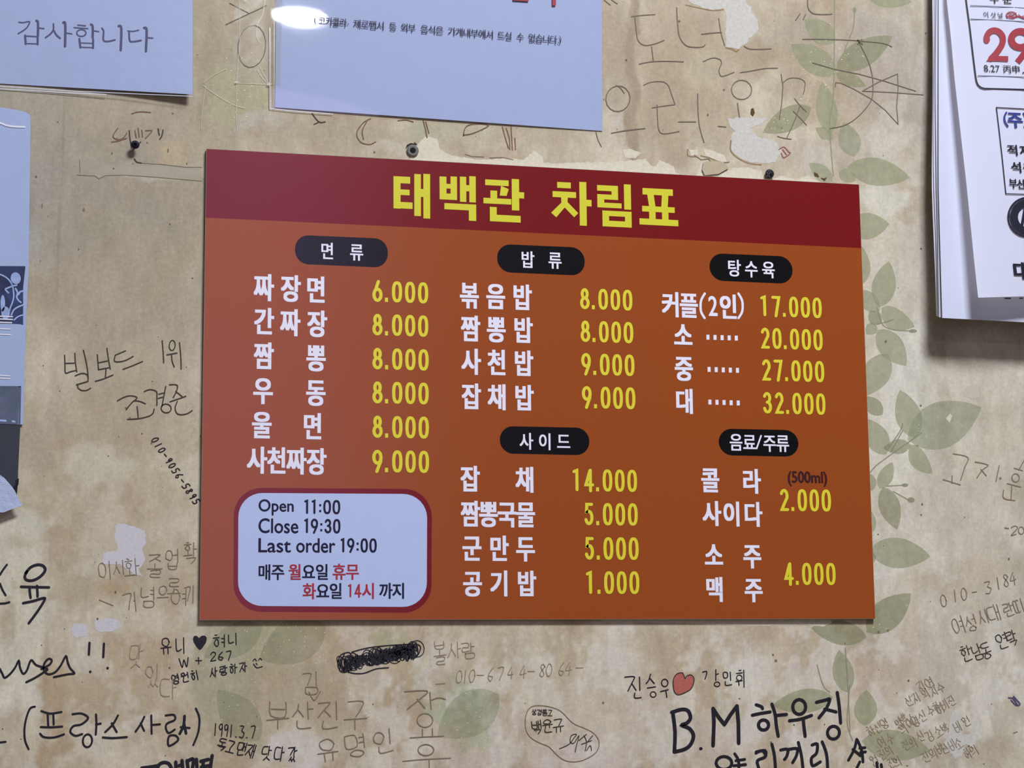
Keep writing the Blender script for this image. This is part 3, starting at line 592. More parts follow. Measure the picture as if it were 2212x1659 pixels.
def f(b):
    tr(b,1050,1209,"1480 1215 1560 1192 1610 1205 1628 1260 1600 1300 1560 1318 1620 1345 1652 1400 1630 1470 1580 1510 1500 1530;1487 1215 1505 1370 1500 1530",8)
    tr(b,1050,1209,"1808 1480 1812 1380 1815 1290 1808 1185;1808 1185 1850 1250 1898 1312;1898 1312 1950 1230 1998 1165;1998 1165 2010 1300 2012 1460",8,sm=False)
    b.poly(circ(1514,1617,4,3.6,n=8)[:-1],.0004)
    tr(b,1612,1209,"80 1155 120 1170 130 1185;50 1238 110 1225 190 1212;205 1150 230 1230 240 1320 255 1405;240 1240 320 1232;345 1282 430 1270 520 1240;455 1275 460 1330 470 1405;560 1135 630 1118 665 1112 640 1180 580 1258;625 1190 670 1200 715 1212;725 1058 740 1160 752 1300",7)
    b.stroke(circ(1649.5,1566,11,11),7,.0004); b.stroke(circ(1726.5,1527,14,16),7,.0004); b.stroke(circ(1800.5,1582.5,13,14,.2),6.5,.0004)
    tr(b,1612,1209,"80 1530 150 1520 150 1570 90 1600 100 1659 110 1700;205 1470 225 1560 235 1690;275 1515 330 1510 325 1560 305 1590;340 1510 405 1505 400 1560 370 1615;415 1455 440 1560 455 1690;525 1475 565 1468 560 1540 520 1580 530 1640 590 1610;605 1450 640 1550 650 1690",6.5)
    tr(b,1612,1209,"880 1430 860 1510 815 1595;850 1510 910 1560;885 1435 920 1520 930 1610;905 1500 945 1497;910 1535 950 1530;905 1610 860 1700;1040 1615 1050 1700;1075 1630 1085 1700;-100 1640 -5 1632",6)
    tr(b,1050,1209,"1980 1545 2010 1600 2015 1700;1990 1600 2060 1590;2000 1640 2065 1630;2150 1540 2200 1520 2230 1560",6)
    b.stroke(circ(1564,1648,17,14),6.5,.0004)
scribe('large bold black marker writing at lower right',INK,f)
def f(b):
    t = "010-3184"; xy = [(2038,1298),(2063,1287),(2082,1283),(2105,1279),(2134,1269),(2156,1260),(2173,1254),(2188,1250)]
    for i,ch in enumerate(t): hand(b,ch,xy[i][0],xy[i][1],15 if ch!='-' else 12,26 if ch!='-' else 3,2.0,rot=-.12)
    tr(b,1612,1209,"2130 1380 2160 1370",2)
    for c,x,y,w,h in [('여',2070,1351,26,36),('성',2098,1346,22,34),('시',2125,1332,22,30),('대',2147,1325,26,34),('란',2180,1317,22,30),('띠',2202,1309,22,28)]: hand(b,c,x,y,w,h,2.0,rot=-.3)
scribe('pencil phone number with two lines at the right edge',PENC,f)
def f(b):
    for c,x,y,w,h in [('한',2088,1412,24,34),('남',2112,1408,22,34),('동',2130,1406,20,34),('연',2165,1384,24,34),('락',2186,1378,22,32)]: hand(b,c,x,y,w,h,2.1,rot=-.3)
scribe('short dark pen line under the pencil phone number',PEN,f)
def f(b):
    tr(b,1612,820,"1650 590 1765 620 1740 700 1708 800;1640 765 1638 825;1568 795 1705 838;1825 655 1925 680 1880 720 1838 782;1870 715 1912 765;2015 685 1990 810;2135 705 2200 725;2170 720 2215 640;2080 828 2185 855;2050 880 2052 945 2140 962;2115 850 2110 950",2.1)
    b.stroke(circ(2194,1032,8,9),2,.0004); b.poly(circ(2161,1033,2.6,2.6,n=7)[:-1],.0004)
    tr(b,1612,820,"2060 1180 2090 1185;2110 1180 2140 1165 2160 1185 2110 1240 2150 1230",2.1); b.stroke(circ(2206,1146,6,8),2.0,.0004)
scribe('thin pencil writing to the right of the board',PENC,f)
def f(b):
    random.seed(21)
    for i,(x,y,n) in enumerate([(1990,1482,2),(2000,1500,3),(1965,1512,2),(1995,1545,3),(1940,1560,2),(2028,1530,3),(1880,1580,3),(1950,1572,3),(2010,1590,3),(1905,1600,2),(2040,1620,3),(2000,1635,3),(1890,1640,3),(2070,1570,2),(2090,1630,2),(1925,1650,2),(1960,1610,3)]):
        for j in range(n): hand(b,random.choice('소수지명원박진의비신하여김'),x+j*15+random.uniform(-3,3),y-j*8+random.uniform(-4,4),15,22,1.5,rot=-.5,jit=.07)
scribe('faint tangled pencil signatures in the lower right',PENC2,f)
def f(b):
    tr(b,1612,1209,"2090 1100 2140 1110 2180 1150 2150 1160 2110 1120;2130 1090 2175 1140;2120 1100 2160 1155",3)
scribe('small violet ink smudge at the right edge',mat('violet_ink',(84,74,108),.6,.2),f)
# upper right pencil letters and star
def f(b):
    tr(b,1080,0,"1048 132 1130 122 1235 115;1075 140 1085 240 1100 320 1150 360 1230 350 1308 320;1208 372 1215 430 1222 490;1110 510 1200 492 1320 487 1462 491;1408 60 1415 180 1430 290 1480 360 1550 376 1615 372 1635 355;1605 272 1690 262 1765 258;1742 145 1760 260 1790 362;1618 490 1690 462 1745 470 1765 500 1745 560 1760 605 1800 600 1865 575;1915 578 2000 565 2110 545 2212 542",2.0)
    tr(b,1080,0,"1945 368 1985 388 2050 392 2160 388",2.0)
    b.stroke(circ(1335,213,26,28,.3),2.0,.0004); tr(b,1080,0,"925 680 960 700 990 742",1.8)
    tr(b,1080,0,"888 1060 1000 1040 1155 1022;1145 678 1200 655 1290 650 1340 680 1370 760 1395 832;1212 858 1300 845 1395 832;1252 835 1256 950 1268 1040 1310 1065 1428 1046;1422 970 1560 970;1575 745 1578 880 1590 1010 1626 1135;1892 820 1900 880 1908 935;1738 1005 1800 1010;765 1050 780 1110 808 1168",2.0)
    b.stroke(circ(1602,194,22,21,.1),1.9,.0004)
    tr(b,1612,0,"490 -20 492 60 530 105 600 115 685 112;430 108 395 160;472 115 455 155",2.2)
    tr(b,1612,0,"278 590 292 680;292 680 285 800 265 950;292 660 340 625 410 622 465 650 465 700 455 750;385 785 430 840 480 890;425 850 390 950 320 1105;375 885 430 940 480 995;250 1085 300 1100 360 1108",1.8)
    tr(b,1612,0,"450 312 600 312 800 318 950 330 1090 345 1160 372;895 330 960 460 995 560 1010 680 995 800 900 920 790 995 670 1022",1.8)
    tr(b,1612,0,"710 690 712 658 750 660 850 705 1000 790 1110 880 1210 990;925 725 1060 650 1205 588;1205 588 1210 700 1198 850 1210 990;925 725 1150 735 1410 755;530 500 700 550 900 590 1100 645 1350 725",1.7,sm=False)
    tr(b,1612,0,"885 318 925 352;920 315 890 350;900 320 910 345",3)
    tr(b,1080,0,"830 0 880 40;890 0 935 30",2)
    tr(b,0,0,"1830 25 1980 105;2120 45 1960 120 1800 195",2.0); b.stroke(circ(544,100,30,46,.12),1.8,.0004)
scribe('large thin pencil letters and star doodle above the board',mat('graphite',(104,94,82),.6,.3,.15,700),f)
def f(b):
    tr(b,0,0,"940 1020 900 1080 930 1110 980 1100 1010 1060;890 1130 950 1120 1010 1100;1075 1040 1085 1095;1100 1020 1110 1090;1130 1035 1135 1090;1160 1040 1210 1040 1180 1080 1160 1100;1050 905 1110 890 1200 895",2.4)
    tr(b,540,0,"960 945 900 980 850 1060 880 1130 950 1150 1000 1130;935 960 895 1040 905 1110;1180 960 1240 955 1300 970;1380 960 1400 1040 1410 1095;1400 970 1425 1060;1700 1080 1720 1010 1800 985 1900 1000 1780 1060 1700 1075",2.4)
    tr(b,540,0,"2010 1010 2040 1120 2060 1180;2040 1020 2065 1100 2070 1190;2080 1010 2085 1120;2085 1090 2090 1195;2110 1100 2115 1190",2.2)
scribe('brown smeared strokes between the notices and the board',BRN,f)
def f(b):
    tr(b,0,0,"1030 1040 1035 1100 1048 1180;1070 1265 1090 1290 1125 1298;1260 1025 1265 1060 1270 1075;1298 1035 1290 1080 1272 1108;1120 1130 1095 1160",2.6)
    tr(b,540,0,"495 905 550 970 600 970;550 972 510 990",2.2)
scribe('short dark strokes around the blue nail',PEN,f)

# ================================================================== MENU BOARD
T = 0.006
board = empty('menu_board',(0.45,0,Z0)); tag(board,'orange and dark red menu board with Korean dishes and yellow prices on the wall','menu board')
M_ORANGE = mat('orange_print',(148,72,28),.21,.45,.03,900,.02,1500)
M_RED = mat('dark_red_print',(114,16,22),.21,.45,.03,900,.02,1500)
M_EDGE = mat('board_edge',(150,140,130),.6,.2)
M_WHITE = mat('white_print',(226,228,252),.4,.3)
M_YEL = mat('yellow_print',(216,208,52),.4,.35,.05,500)
M_TYEL = mat('title_yellow_print',(204,202,40),.4,.35,.04,500)
M_PILL = mat('black_print',(4,4,10),.21,.45,.0,900,.02,1500)
M_NAVY = mat('navy_print',(14,14,50),.4,.35)
M_CRIM = mat('crimson_print',(160,44,58),.4,.35)
M_MAR = mat('maroon_print',(58,14,16),.4,.35)
b = MB(); b.add([(0,-.001,Z0),(.9,-.001,Z0),(.9,-.001,Z0+.6),(0,-.001,Z0+.6),(0,-T,Z0),(.9,-T,Z0),(.9,-T,Z0+.6),(0,-T,Z0+.6)],[(0,1,2,3),(0,4,5,1),(1,5,6,2),(2,6,7,3),(3,7,4,0),(7,6,5,4)])
b.build('board_panel',M_EDGE,board)
zh = P(445,472,T)[2]; zh2 = P(1852,534,T)[2]; zh = (zh+zh2)/2
b = MB(); b.add([(0.0004,-T-.0001,Z0+.0004),(.8996,-T-.0001,Z0+.0004),(.8996,-T-.0001,zh),(.0004,-T-.0001,zh)],[(0,1,2,3)]); b.build('orange_field',M_ORANGE,board)
b = MB(); b.add([(0.0004,-T-.0001,zh),(.8996,-T-.0001,zh),(.8996,-T-.0001,Z0+.5996),(.0004,-T-.0001,Z0+.5996)],[(0,1,2,3)]); b.build('title_band',M_RED,board)
D1, D2, D3 = T+.0002, T+.0003, T+.0004
def rrect(x0,y0,x1,y1,r,d):
    """rounded rectangle: picture centre and size -> true rectangle on the board"""
    cx,cy = (x0+x1)/2,(y0+y1)/2; ex,ey = basis(cx,cy,d); w,h = (x1-x0)/2,(y1-y0)/2; q = []
    for sx,sy,a0 in [(1,-1,-90),(1,1,0),(-1,1,90),(-1,-1,180)]:
        for i in range(9):
            a = math.radians(a0+i*90/8); q.append(np.array([cx,cy])+ex*(sx*(w-r)+r*math.cos(a))+ey*(sy*(h-r)+r*math.sin(a)))
    return [tuple(p) for p in q]
# title, drawn as heavy square strokes
TS = 700/2212
def tpoly(mb, cx, cy, polys):
    ex,ey = basis(800+cx*TS,340+cy*TS,D2)
    for p in polys:
        if len(p) == 4: p = [p[0],p[1],p[2],p[1],p[2],p[3],p[0],p[3]]
        q = [np.array([800+cx*TS,340+cy*TS])+ex*(p[i]-cx)*TS+ey*((p[i+1]-cy)*TS+0) for i in range(0,len(p),2)]
        mb.poly([tuple(t) for t in q],D2)
for name,cx,cy,polys in [
 ('tae',284,262,[(158,134,206,354),(206,134,272,180),(206,222,268,260),(206,308,288,352),(300,112,345,398),(362,108,408,412),(345,212,362,266)]),
 ('baek',598,278,[(473,136,520,292),(548,132,592,292),(520,184,548,216),(520,250,548,292),(612,130,655,302),(676,124,720,302),(655,186,676,228),(505,316,722,358),(672,358,722,428)]),
 ('gwan',912,290,[(785,156,945,195),(893,195,945,215,930,262,884,262),(820,230,866,282),(772,282,962,320),(966,144,1016,358),(1016,232,1050,274),(815,342,862,440),(862,394,1025,440)]),
 ('cha',1370,312,[(1277,172,1370,212),(1245,236,1405,276),(1303,276,1348,276,1346,306,1418,378,1390,408,1326,344,1268,414,1233,384,1304,312),(1428,164,1476,462),(1476,284,1510,328)]),
 ('rim',1665,330,[(1550,194,1692,232),(1648,232,1692,256),(1550,256,1692,290),(1550,290,1597,312),(1550,312,1715,346),(1733,180,1780,352),(1583,366,1782,402),(1583,402,1628,474),(1737,402,1782,474),(1628,434,1737,474)]),
 ('pyo',1968,338,[(1860,214,2067,258),(1892,258,1936,258,1946,336,1902,336),(1992,258,2036,258,2030,336,1986,336),(1855,336,2077,374),(1902,374,1946,422),(1990,374,2034,422),(1835,422,2100,464)])]:
    b = MB(); tpoly(b,cx,cy,polys); b.build('title_letter',M_TYEL,board)
# black capsules with their headings
for x0,y0,x1,y1,gl in [
 (637.5,511.5,837.7,574,[('면',707,542,29,36),('류',770.4,544.6,29,36)]),
 (1074,531,1263,591.5,[('밥',1139.8,560.6,29,36),('류',1199,562.2,29,36)]),
 (1532.7,550.5,1712,609.5,[('탕',1585.8,579,29,36),('수',1623,581,28,36),('육',1660,582.5,28,36)]),
 (1079.7,922.2,1273,981.5,[('사',1137,953,29,36),('이',1177.5,953.9,29,36),('드',1217.5,953.9,29,36)]),
 (1552.5,927.5,1724.7,985,[('음',1590,955,28,37),('료',1619,955.6,28,37),('주',1662.6,957.3,28,37),('류',1690.8,957.5,28,37)])]:
    b = MB(); b.poly(rrect(x0,y0,x1,y1,(y1-y0)/2-.5 if False else 29,D1),D1); cap = b.build('heading_capsule',M_PILL,board)
    for ch,x,y,w,h in gl: b = MB(); put(b,ch,x,y,w,h,D3,.024); b.build('heading_syllable',M_WHITE,cap)
    if len(gl) == 4: b = MB(); b.stroke([(1644.5,940),(1634,970)],3.4,D3,cap=False); b.build('heading_slash',M_WHITE,cap)
# dishes: heavy white syllables
rows = [
 [('짜',569.7,620.6),('장',628,623),('면',682.8,625.5)],[('간',570.2,693.8),('짜',626.7,696.5),('장',685,699.2)],[('짬',569.7,768.4),('뽕',682.8,773.2)],
 [('우',568.3,843.5),('동',682.3,847.8)],[('울',565.6,918),('면',675.5,920.8)],[('사',555,993.6),('천',598,994.8),('짜',640,995.6),('장',683.6,996.6)],
 [('볶',1014,638),('음',1070.8,640),('밥',1128,642)],[('짬',1016.3,709.5),('뽕',1072,711.5),('밥',1130,713)],[('사',1017.5,781),('천',1073.5,783),('밥',1131,784.5)],[('잡',1018,856),('채',1074,857.5),('밥',1132,859)],
 [('잡',1015.4,1034),('채',1134,1036)],[('짬',1016,1109.6),('뽕',1055.3,1110.5),('국',1095,1111),('물',1135.6,1111.4)],[('군',1019.5,1184),('만',1078,1184.6),('두',1135.3,1185)],[('공',1020.9,1260.5),('기',1079,1260),('밥',1137.5,1260.4)],
 [('커',1449.3,657.5),('플',1488,659.5),('2',1540,661),('인',1573.6,662.5)],[('소',1475.7,723.8)],[('중',1477.3,795.7)],[('대',1479,866.6)],
 [('콜',1534.3,1037),('라',1623.3,1039.4)],[('사',1537.5,1109),('이',1581,1110),('다',1626.5,1110.8)],[('소',1542,1199),('주',1625,1201)],[('맥',1543.8,1273),('주',1628,1274)]]
for r in rows:
    for ch,x,y in r:
        b = MB()
        sc = 1-.085*(x-560)/1080
        if ch == '2': put(b,ch,x,y,18,42,D2,.045,em=False)
        else: put(b,ch,x,y,42*sc,57*sc,D2,.040)
        b.build('dish_syllable',M_WHITE,board)
    if r[0][0] == '커':
        for sx,x in [(-1,1517.5),(1,1600)]:
            b = MB()
            b.stroke(smooth([(x-sx*5,634),(x+sx*3.2,650),(x+sx*3.4,672),(x-sx*4.6,687)]),5,D2)
            b.build('bracket',M_WHITE,board)
for y0,x0 in [(728.3,1529.3),(797.9,1531.8),(868.4,1533.5)]:
    for i in range(5): b = MB(); b.poly([(x0+i*15.3-3.4,y0+i*.5-5.2),(x0+i*15.3+3.2,y0+i*.5-5.2),(x0+i*15.3+3.4,y0+i*.5+5.4),(x0+i*15.3-3.2,y0+i*.5+5.4)],D2); b.build('leader_dot',M_WHITE,board)
# prices: condensed rounded digits
def ell(cx,cy,rx,ry,a0,a1,n=10): return [(cx+rx*math.cos(math.radians(a0+(a1-a0)*i/n)),cy+ry*math.sin(math.radians(a0+(a1-a0)*i/n))) for i in range(n+1)]
def ring():
    q = []
    for i in range(24):
        a = 2*math.pi*i/24; c,s_ = math.cos(a),math.sin(a)
        q.append((.5+.5*math.copysign(abs(c)**.75,c),.5+.5*math.copysign(abs(s_)**.85,s_)))
    return q+[q[0]]
PD = {'0':[ring()],'1':[[(.12,.06),(.55,.0),(.55,1.0)]],
 '2':[ell(.5,.26,.45,.26,200,360,8)+[(.93,.38),(.5,.68),(.1,1.0),(.98,1.0)]],
 '3':[ell(.48,.24,.42,.24,200,450,10),ell(.5,.73,.48,.27,-90,165,10)],
 '4':[[(.72,1.05),(.72,-.02)],[(.66,.0),(.04,.74),(1.04,.74)]],
 '5':[[(.92,0),(.2,0),(.14,.46)]+ell(.48,.68,.46,.32,-130,160,12)],
 '6':[[(.62,-.03),(.25,.42)],ell(.5,.70,.5,.31,0,360,16)],
 '7':[[(.02,0),(.98,0),(.45,1.04)]],
 '8':[ell(.5,.24,.38,.24,0,360,14),ell(.5,.74,.5,.27,0,360,14)],
 '9':[ell(.5,.30,.5,.31,0,360,16),[(.96,.5),(.42,1.04)]]}
def price(txt, x0,x1,y0,y1, m=M_YEL):
    units = sum(14 if c == '.' else 28 for c in txt)-6
    W = x1-x0; H = y1-y0; k = W/units; cx,cy = (x0+x1)/2,(y0+y1)/2
    ex,ey = basis(cx,cy,D2); sl = abs(ex[1])*W; H = H-sl; sw = 6.9*k; b = MB(); u = -W/2
    for c in txt:
        if c == '.':
            q = [np.array([cx,cy])+ex*(u+dx)+ey*dy for dx,dy in [(-1,H/2-9.5*k),(5.6*k,H/2-9.5*k),(5.6*k,H/2-.3),(-1,H/2-.3)]]
            b.poly([tuple(t) for t in q],D2); u += 14*k; continue
        dw = 22*k-sw; dh = H-sw
        for st in PD[c]:
            q = [tuple(np.array([cx,cy])+ex*(u+sw/2+dw*px)+ey*(-H/2+sw/2+dh*py)) for px,py in st]
            b.stroke(q,sw,D2)
        u += 28*k
    return b.build('price',m,board)
for a in [('6.000',804.3,925,605.5,656),('8.000',804.3,925.2,677.5,728),('8.000',804.3,926,751,801),('8.000',804.3,926,823.5,874),('8.000',804.3,926.5,897.5,947.8),('9.000',804,926.8,971.8,1022),
 ('8.000',1252.8,1366,622,671.5),('8.000',1254,1368,692,742),('9.000',1255.5,1370.5,762.7,812.8),('9.000',1257,1372.5,834,884.5),('14.000',1235,1376,1012.8,1063),('5.000',1261.5,1377.5,1086,1135.7),('5.000',1262.5,1379.5,1160,1209.8),('1.000',1264,1381,1233.8,1283.3),
 ('17.000',1641,1775,638,687.8),('20.000',1643,1777,707.5,757.3),('27.000',1645.5,1780.4,776,826),('32.000',1647.5,1783,846.5,896.5),('2.000',1684,1795,1056,1105.3),('4.000',1693.5,1805,1215.5,1264)]:
    price(*a)
def ftext(mb, txt, x0,y0,x1,y1,d,off=.0):
    put(mb,txt,(x0+x1)/2,(y0+y1)/2,x1-x0,y1-y0,d,off,em=False)
b = MB(); ftext(b,'(500ml)',1702.5,1018.6,1786,1050.6,D2,.05); b.build('volume_lettering',M_MAR,board)
# opening hours box
b = MB(); b.poly(rrect(504.6,1055,932.4,1322.5,60,D1),D1); hb = b.build('hours_box',M_RED,board,'white rounded opening hours box with dark red border')
b = MB(); b.poly(rrect(514.5,1066,922.3,1310,52,D2),D2); b.build('hours_field',mat('white_field',(178,194,240),.4,.35,.01),hb)
D4 = T+.0005
for tx,x0,y0,x1,y1,m_ in [('Open',559,1079,634,1113,M_NAVY),('11:00',656.5,1080,735.2,1110,M_NAVY),('Close',558.8,1120,644,1151.5,M_NAVY),('19:30',656.5,1121,735.6,1151.5,M_NAVY),
  ('Last',558.8,1163,628,1193,M_NAVY),('order',640.5,1163,724,1193.5,M_NAVY),('19:00',735,1163,814,1193,M_NAVY),('14',750.5,1262,781,1290,M_CRIM)]:
    b = MB()
    if tx[0].isdigit():
        ex,ey = basis((x0+x1)/2,(y0+y1)/2,D4); adv = {':':9,'1':13.5}; tot = sum(adv.get(c,17) for c in tx)-3; k = (x1-x0)/tot; u = -(x1-x0)/2; H = y1-y0
        for c in tx:
            if c == ':':
                for dy in (-.12*H,.30*H): q = np.array([(x0+x1)/2,(y0+y1)/2])+ex*(u+3*k)+ey*dy; b.poly([(q[0]-2.2,q[1]-2.4),(q[0]+2.2,q[1]-2.4),(q[0]+2.2,q[1]+2.4),(q[0]-2.2,q[1]+2.4)],D4)
            else:
                dw = (13.6 if c != '1' else 11)*k-3.8; dh = H-3.8
                for st in PD[c]: b.stroke([tuple(np.array([(x0+x1)/2,(y0+y1)/2])+ex*(u+1.9+dw*a_)+ey*(-H/2+1.9+dh*b_)) for a_,b_ in st],4.5 if m_ is M_NAVY else 3.9,D4)
            u += adv.get(c,17)*k
    else: ftext(b,tx,x0,y0,x1,y1,D4,.03)
    b.build('hours_word',m_,hb)
for m_,gl in [(M_NAVY,[('매',571.6,1235.8),('주',600.3,1235.5),('요',666.8,1235.4),('일',695.8,1235.4),('요',697.2,1276.8),('일',725.7,1276.5),('까',833.4,1276),('지',861.4,1276)]),
              (M_CRIM,[('월',637.5,1235.4),('휴',732.5,1234.8),('무',761.5,1234.8),('화',668.2,1276.8),('시',796.3,1276.2)])]:
    for ch,x,y in gl: b = MB(); put(b,ch,x,y,28.5,34,D4,.026); b.build('hours_syllable',m_,hb)

# ================================================================== NOTICES
M_PAPER = mat('notice_paper',(156,170,214),.5,.3,.015,40)
M_FILM = film('laminate',.035,.045,haze=.0,bump=.03,bscale=9)
M_RIM_HL = mat('film_rim_highlight',(205,214,240),.15,.8)  # pale strips along the film edges, their highlight put into the colour
M_GREYINK = mat('grey_navy_print',(72,72,112),.5,.3)
M_DKINK = mat('dark_navy_print',(34,32,66),.5,.3)
M_NRED = mat('notice_red_print',(150,40,60),.5,.3)
def sheet(mb, c, d, th=.0003, nx=10, ny=10):
    """paper sheet: picture corners (tl,tr,br,bl), depth function d(u,v)"""
    tl,trr,br,bl = [np.array(t,float) for t in c]; vs = []; fs = []
    for k in ((0,th) if th else (0,)):
        for j in range(ny+1):
            for i in range(nx+1):
                u,v = i/nx,j/ny; q = (tl*(1-u)+trr*u)*(1-v)+(bl*(1-u)+br*u)*v; vs.append(P(q[0],q[1],d(u,v)-k))
    n = (nx+1)*(ny+1)
    if not th:
        mb.add(vs,[(j*(nx+1)+i,(j+1)*(nx+1)+i,(j+1)*(nx+1)+i+1,j*(nx+1)+i+1) for j in range(ny) for i in range(nx)]); return
    for j in range(ny):
        for i in range(nx):
            a = j*(nx+1)+i; fs += [(a,a+nx+1,a+nx+2,a+1),(a+n,a+1+n,a+nx+2+n,a+nx+1+n)]
    for i in range(nx): a = i; fs.append((a,a+1,a+1+n,a+n)); a = ny*(nx+1)+i; fs.append((a+1,a,a+n,a+1+n))
    for j in range(ny): a = j*(nx+1); fs.append((a+nx+1,a,a+n,a+nx+1+n)); a = j*(nx+1)+nx; fs.append((a,a+nx+1,a+nx+1+n,a+n))
    mb.add(vs,fs)
# left thank-you notice
lift = lambda u,v: .0012+.011*max(0,(u-.45)/.55)**2*max(0,(v-.35)/.65)**2
nA = empty('paper_notice',P(180,100)); tag(nA,'laminated white paper notice with large grey Korean thank-you line at upper left','notice','laminated notices') 
b = MB(); sheet(b,[(-330,-420),(416,-385),(416,204),(-330,162)],lift,nx=16,ny=16); b.build('paper_sheet',M_PAPER,nA,smooth=False)
b = MB(); sheet(b,[(-336,-425),(419,-390),(418,209),(-336,168)],lambda u,v: lift(u,v)+.0006,0,16,16); b.build('laminate_film',M_FILM,nA,smooth=True)
def liftpx(x,y): return lift(min(1,max(0,(x+330)/746)),min(1,max(0,(y+400)/600)))
b = MB(); b.stroke([(-330,166),(0,186),(150,196),(300,203),(416,208)],1.4,lambda x,y: liftpx(x,y)+.0009,cap=False); b.stroke([(-330,172),(0,191.5),(120,199),(230,204)],1.6,lambda x,y: liftpx(x,y)+.0003,cap=False); b.build('film_rim_highlight',M_RIM_HL,nA)
dA = lambda x,y: liftpx(x,y)+.0002
for ch,wl in [('gam',[(3,"150 177 185 180 235 173 218 215 188 242 145 268"),(5.2,"290 165 302 182 302 283"),(3,"304 222 350 228"),(4.6,"200 282 205 350"),(2.8,"203 286 298 292"),(4.6,"300 288 300 352"),(2.8,"207 347 298 350")]),
  ('sa',[(3.6,"425 190 425 235 402 270 362 300"),(4.2,"428 242 450 280 478 304"),(5.4,"505 180 520 196 518 368"),(3,"522 262 572 270")]),
  ('hap',[(3.2,"620 200 680 206"),(3,"590 220 700 228"),(5.2,"725 195 738 212 738 300"),(3,"741 245 786 252"),(4.6,"632 310 640 378"),(4.6,"742 314 741 382"),(2.8,"641 342 739 346"),(2.8,"641 376 740 380")]),
  ('ni',[(4,"812 225 825 250 824 320 860 330 915 318"),(5.4,"945 208 966 226 961 400")]),
  ('da',[(3,"1018 246 1060 250 1104 240"),(4,"1028 250 1034 325 1070 331 1122 322"),(5.4,"1148 222 1168 240 1162 408"),(3,"1170 300 1217 303")])]:
    b = MB()
    for w_,t_ in wl: tr(b,0,0,t_,w_,dA)
    if ch == 'hap': b.stroke(circ(648*S,263*S,10,7.4),3,dA)
    b.build('printed_syllable',M_GREYINK,nA)
# no-outside-food notice
nB = empty('paper_notice',P(940,120)); tag(nB,'large laminated white notice with one small printed line hanging directly above the menu board','notice','laminated notices')
cB = [(600,-420),(1300,-372),(1301,283),(594,232)]
liftB = lambda u,v: .0012+.002*math.sin(u*math.pi)*max(0,v-.3)
b = MB(); sheet(b,cB,liftB); b.build('paper_sheet',M_PAPER,nB)
b = MB(); sheet(b,[(588,-425),(1303,-376),(1303,287),(583,234)],lambda u,v: liftB(u,v)+.0006+.0002*math.sin(u*6+v*3),0,30,30); b.build('laminate_film',film('laminate_wavy',.03,.06,bump=.035,bscale=7),nB,smooth=True)
b = MB(); b.stroke([(583,60),(583,234)],1.6,.0022,cap=False); b.stroke([(592,40),(592,232)],.9,.0022,cap=False); b.stroke([(583,234),(640,240),(720,246)],1.4,.0022,cap=False); b.build('film_rim_highlight',M_RIM_HL,nB)
b = MB(); dB = .0052
def word(txt,x0,x1,ox=540):
    a = ox+x0*S; z = ox+x1*S; n = len(txt); p = (z-a)/n
    for i,ch in enumerate(txt):
        x = a+p*(i+.5); y = 44.8+(x-763.8)*.0812+5.5
        if ch == '.': b.poly(circ(a+p*i+2,y+6,1.4,1.4,n=6)[:-1],dB)
        elif ch in '()': ftext(b,ch,x-2,y-9,x+2,y+9,dB,.01)
        else: put(b,ch,x,y,p*1.03,18.5,dB,.009)
dB = .0036
word('코카콜라',545,772); b.poly(circ(752,52,1.4,1.4,n=6)[:-1],dB); word('(',508,532)
word('제로팹시',825,1072); word('등',1110,1168); word('외부',1203,1320); word('음식은',1360,1542); word('가게내부에서',1578,1942); word('드실',1972,2088); word('수',2125,2182)
word('없습니다',228,456,1080); word('.',458,466,1080); word(')',470,490,1080)
b.build('lettering',M_DKINK,nB)
b = MB(); b.poly([(1108,-30),(1142,-28),(1142,3),(1108,1)],dB); b.build('headline_lettering',M_NRED,nB); b = MB(); b.poly([(1193,-40),(1201,-40),(1201,12),(1193,12)],dB); b.build('headline_lettering',M_NRED,nB,'cut-off red headline letters')
# clear tape holding its left edge
tape = empty('clear_tape',P(550,80)); tag(tape,'strip of clear wrinkled sticky tape left of the large upper notice','tape')
b = MB(); sheet(b,[(508,-60),(612,-54),(606,184),(500,176)],lambda u,v: .0004+.0022*max(0,u-.7)/.3+.0002*math.sin(v*23+u*9),0,14,20); b.build('tape_strip',film('tape_plastic',.16,.03,haze=.16,hcol=(196,194,176),bump=.03,bscale=40),tape,smooth=True)
b = MB()  # pale strokes paint the white glints along the tape's creases
for t in ["1905 0 1910 300 1900 460 1885 640 1880 800 1880 900 1888 1040","2150 330 2150 660 2145 850","1885 660 2000 665 2140 672","2070 530 2100 590 2140 660","2050 560 2090 620 2130 660","1620 680 1700 740 1850 830 1950 860","1620 660 1700 600 1800 550","2110 0 2090 120 2050 200 2045 300 2075 340","2140 672 2212 672","1640 680 1620 800 1605 950 1605 1030"]:
    tr(b,0,0,t,1.2,.0009)
for x,y,r in [(511,177,3),(530,2,2),(581,182,4)]: b.poly(circ(x,y,r*1.2,r*.8,n=8)[:-1],.0027)
b.build('tape_crease_glint',mat('tape_glint_pale',(208,206,190),.15,.9,alpha=.6),tape)
